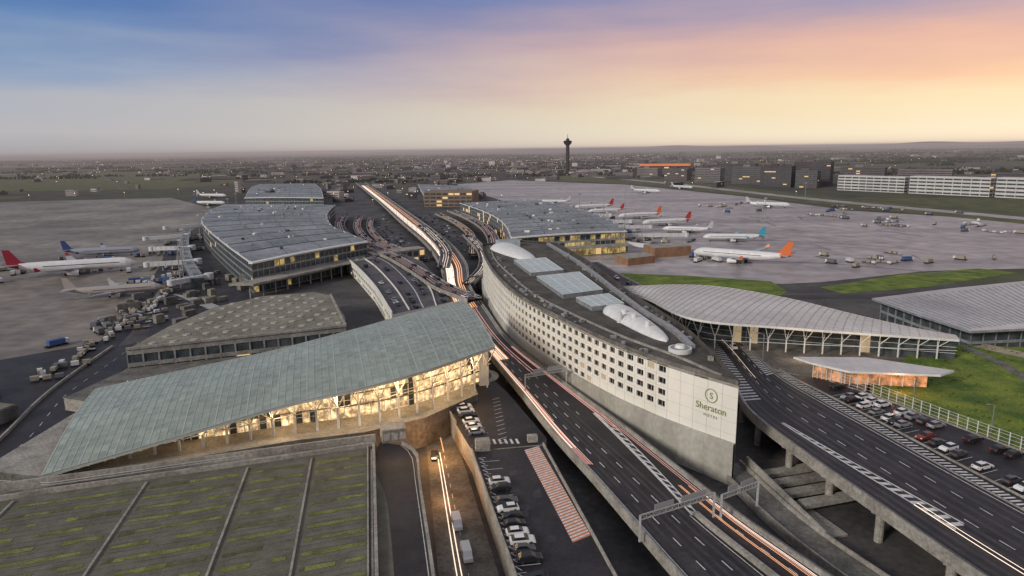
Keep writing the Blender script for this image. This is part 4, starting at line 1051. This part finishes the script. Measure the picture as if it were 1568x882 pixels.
def lamp(p,a,s=1):
    o=bpy.data.objects.new('street_lamp',lpm);COL.objects.link(o);o.location=p;o.rotation_euler=(0,0,a);o.scale=(s,s,s)
for d in range(int(dd(900)),int(dd(240)),32): lamp(main.at(d,.01),.2,1.1)
for d in range(int(vd(270)),int(vd(200)),22): lamp(via.at(d,.98),3.1)
for x,y in[(112,150),(104,168),(120,128)]: lamp((x,y,8.95),3.3,.8)
g0=MB();g0.cyl((0,0),.4,.2,0,24,8,0);g0.obox(0,0,0,3,1.4,23,24.2,0);g0.face([(-1.3,-.72,23.1),(1.3,-.72,23.1),(1.3,-.72,24),(-1.3,-.72,24)],1);mo=g0.obj('floodlight_mast',[grey_m,sback]);mm=mo.data;bpy.data.objects.remove(mo)
for x,y in[(-205,420),(-232,480),(-190,385),(-270,590),(-300,680),(-330,800),(100,600),(95,700),(80,800),(100,520),(-360,900),(160,960),(260,700),(420,980)]:
    o=bpy.data.objects.new('floodlight_mast',mm);COL.objects.link(o);o.location=(x,y,0);o.rotation_euler=(0,0,random.uniform(-.4,.4))
# ------------------------------------------------------------------ world
w=bpy.data.worlds.new('World');scene.world=w;w.use_nodes=True;nt=w.node_tree;N=nt.nodes;Lk=nt.links.new
bg=N['Background'];sky=N.new('ShaderNodeTexSky');sky.sky_type='NISHITA';sky.sun_disc=False
sky.sun_elevation=rad(6);sky.sun_rotation=rad(60);sky.dust_density=2
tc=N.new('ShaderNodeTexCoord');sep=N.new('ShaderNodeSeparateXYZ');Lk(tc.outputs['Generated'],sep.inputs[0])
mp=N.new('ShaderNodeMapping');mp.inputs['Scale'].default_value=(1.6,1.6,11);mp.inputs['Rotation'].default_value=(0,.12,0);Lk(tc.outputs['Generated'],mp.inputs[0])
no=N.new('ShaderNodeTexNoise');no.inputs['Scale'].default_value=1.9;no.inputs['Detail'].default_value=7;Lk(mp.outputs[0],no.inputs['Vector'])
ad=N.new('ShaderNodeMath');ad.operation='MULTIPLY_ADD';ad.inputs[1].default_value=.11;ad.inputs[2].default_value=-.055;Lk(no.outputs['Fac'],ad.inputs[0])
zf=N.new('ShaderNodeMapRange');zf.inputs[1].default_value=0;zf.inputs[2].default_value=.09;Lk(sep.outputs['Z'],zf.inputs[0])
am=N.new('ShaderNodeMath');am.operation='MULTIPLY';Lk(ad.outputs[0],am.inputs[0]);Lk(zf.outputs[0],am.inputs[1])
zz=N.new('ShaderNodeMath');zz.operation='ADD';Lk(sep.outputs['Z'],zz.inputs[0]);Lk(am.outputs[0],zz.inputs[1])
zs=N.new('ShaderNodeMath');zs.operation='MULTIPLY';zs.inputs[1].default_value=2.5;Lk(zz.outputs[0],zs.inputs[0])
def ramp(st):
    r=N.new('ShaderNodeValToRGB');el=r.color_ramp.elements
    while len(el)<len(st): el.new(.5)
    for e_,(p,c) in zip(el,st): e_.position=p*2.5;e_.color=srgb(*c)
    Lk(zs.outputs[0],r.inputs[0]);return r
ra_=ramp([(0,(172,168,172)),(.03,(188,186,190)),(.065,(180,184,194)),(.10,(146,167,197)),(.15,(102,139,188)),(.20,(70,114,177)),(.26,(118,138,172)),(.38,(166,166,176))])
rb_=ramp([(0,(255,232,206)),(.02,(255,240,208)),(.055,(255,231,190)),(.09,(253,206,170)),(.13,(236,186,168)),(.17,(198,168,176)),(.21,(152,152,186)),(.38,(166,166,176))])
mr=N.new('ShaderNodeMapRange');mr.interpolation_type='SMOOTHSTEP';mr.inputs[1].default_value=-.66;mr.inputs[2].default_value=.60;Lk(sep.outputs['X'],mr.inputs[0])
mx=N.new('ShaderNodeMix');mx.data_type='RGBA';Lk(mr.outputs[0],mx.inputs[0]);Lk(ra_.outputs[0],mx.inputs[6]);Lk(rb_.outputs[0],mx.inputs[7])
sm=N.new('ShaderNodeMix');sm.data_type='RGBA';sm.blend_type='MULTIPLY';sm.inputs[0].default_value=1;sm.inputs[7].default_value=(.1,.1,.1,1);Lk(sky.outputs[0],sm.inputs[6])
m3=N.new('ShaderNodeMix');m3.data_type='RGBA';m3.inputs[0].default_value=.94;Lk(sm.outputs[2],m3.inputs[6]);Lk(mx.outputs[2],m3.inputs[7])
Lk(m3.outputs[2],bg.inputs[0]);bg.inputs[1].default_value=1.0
sl=bpy.data.lights.new('sun','SUN');sl.energy=2.3;sl.angle=rad(12);sl.color=(1,.92,.82);so=bpy.data.objects.new('sun',sl);COL.objects.link(so)
sd=Vector((-.70,-.60,.40)).normalized();so.rotation_euler=sd.to_track_quat('Z','Y').to_euler()
# ------------------------------------------------------------------ camera
p=rad(11.5);r=rad(.75)
F=Vector((0,math.cos(p),-math.sin(p)));U=Vector((0,math.sin(p),math.cos(p)));R=Vector((1,0,0))
R2=R*math.cos(r)-U*math.sin(r);U2=U*math.cos(r)+R*math.sin(r)
cd=bpy.data.cameras.new('camera');co=bpy.data.objects.new('camera',cd);COL.objects.link(co)
cd.sensor_width=36;cd.lens=24;cd.clip_start=1;cd.clip_end=90000
co.matrix_world=Matrix(((R2.x,U2.x,-F.x,0),(R2.y,U2.y,-F.y,0),(R2.z,U2.z,-F.z,76),(0,0,0,1)))
scene.camera=co
scene.view_settings.view_transform='Standard';scene.view_settings.look='None';scene.view_settings.exposure=0
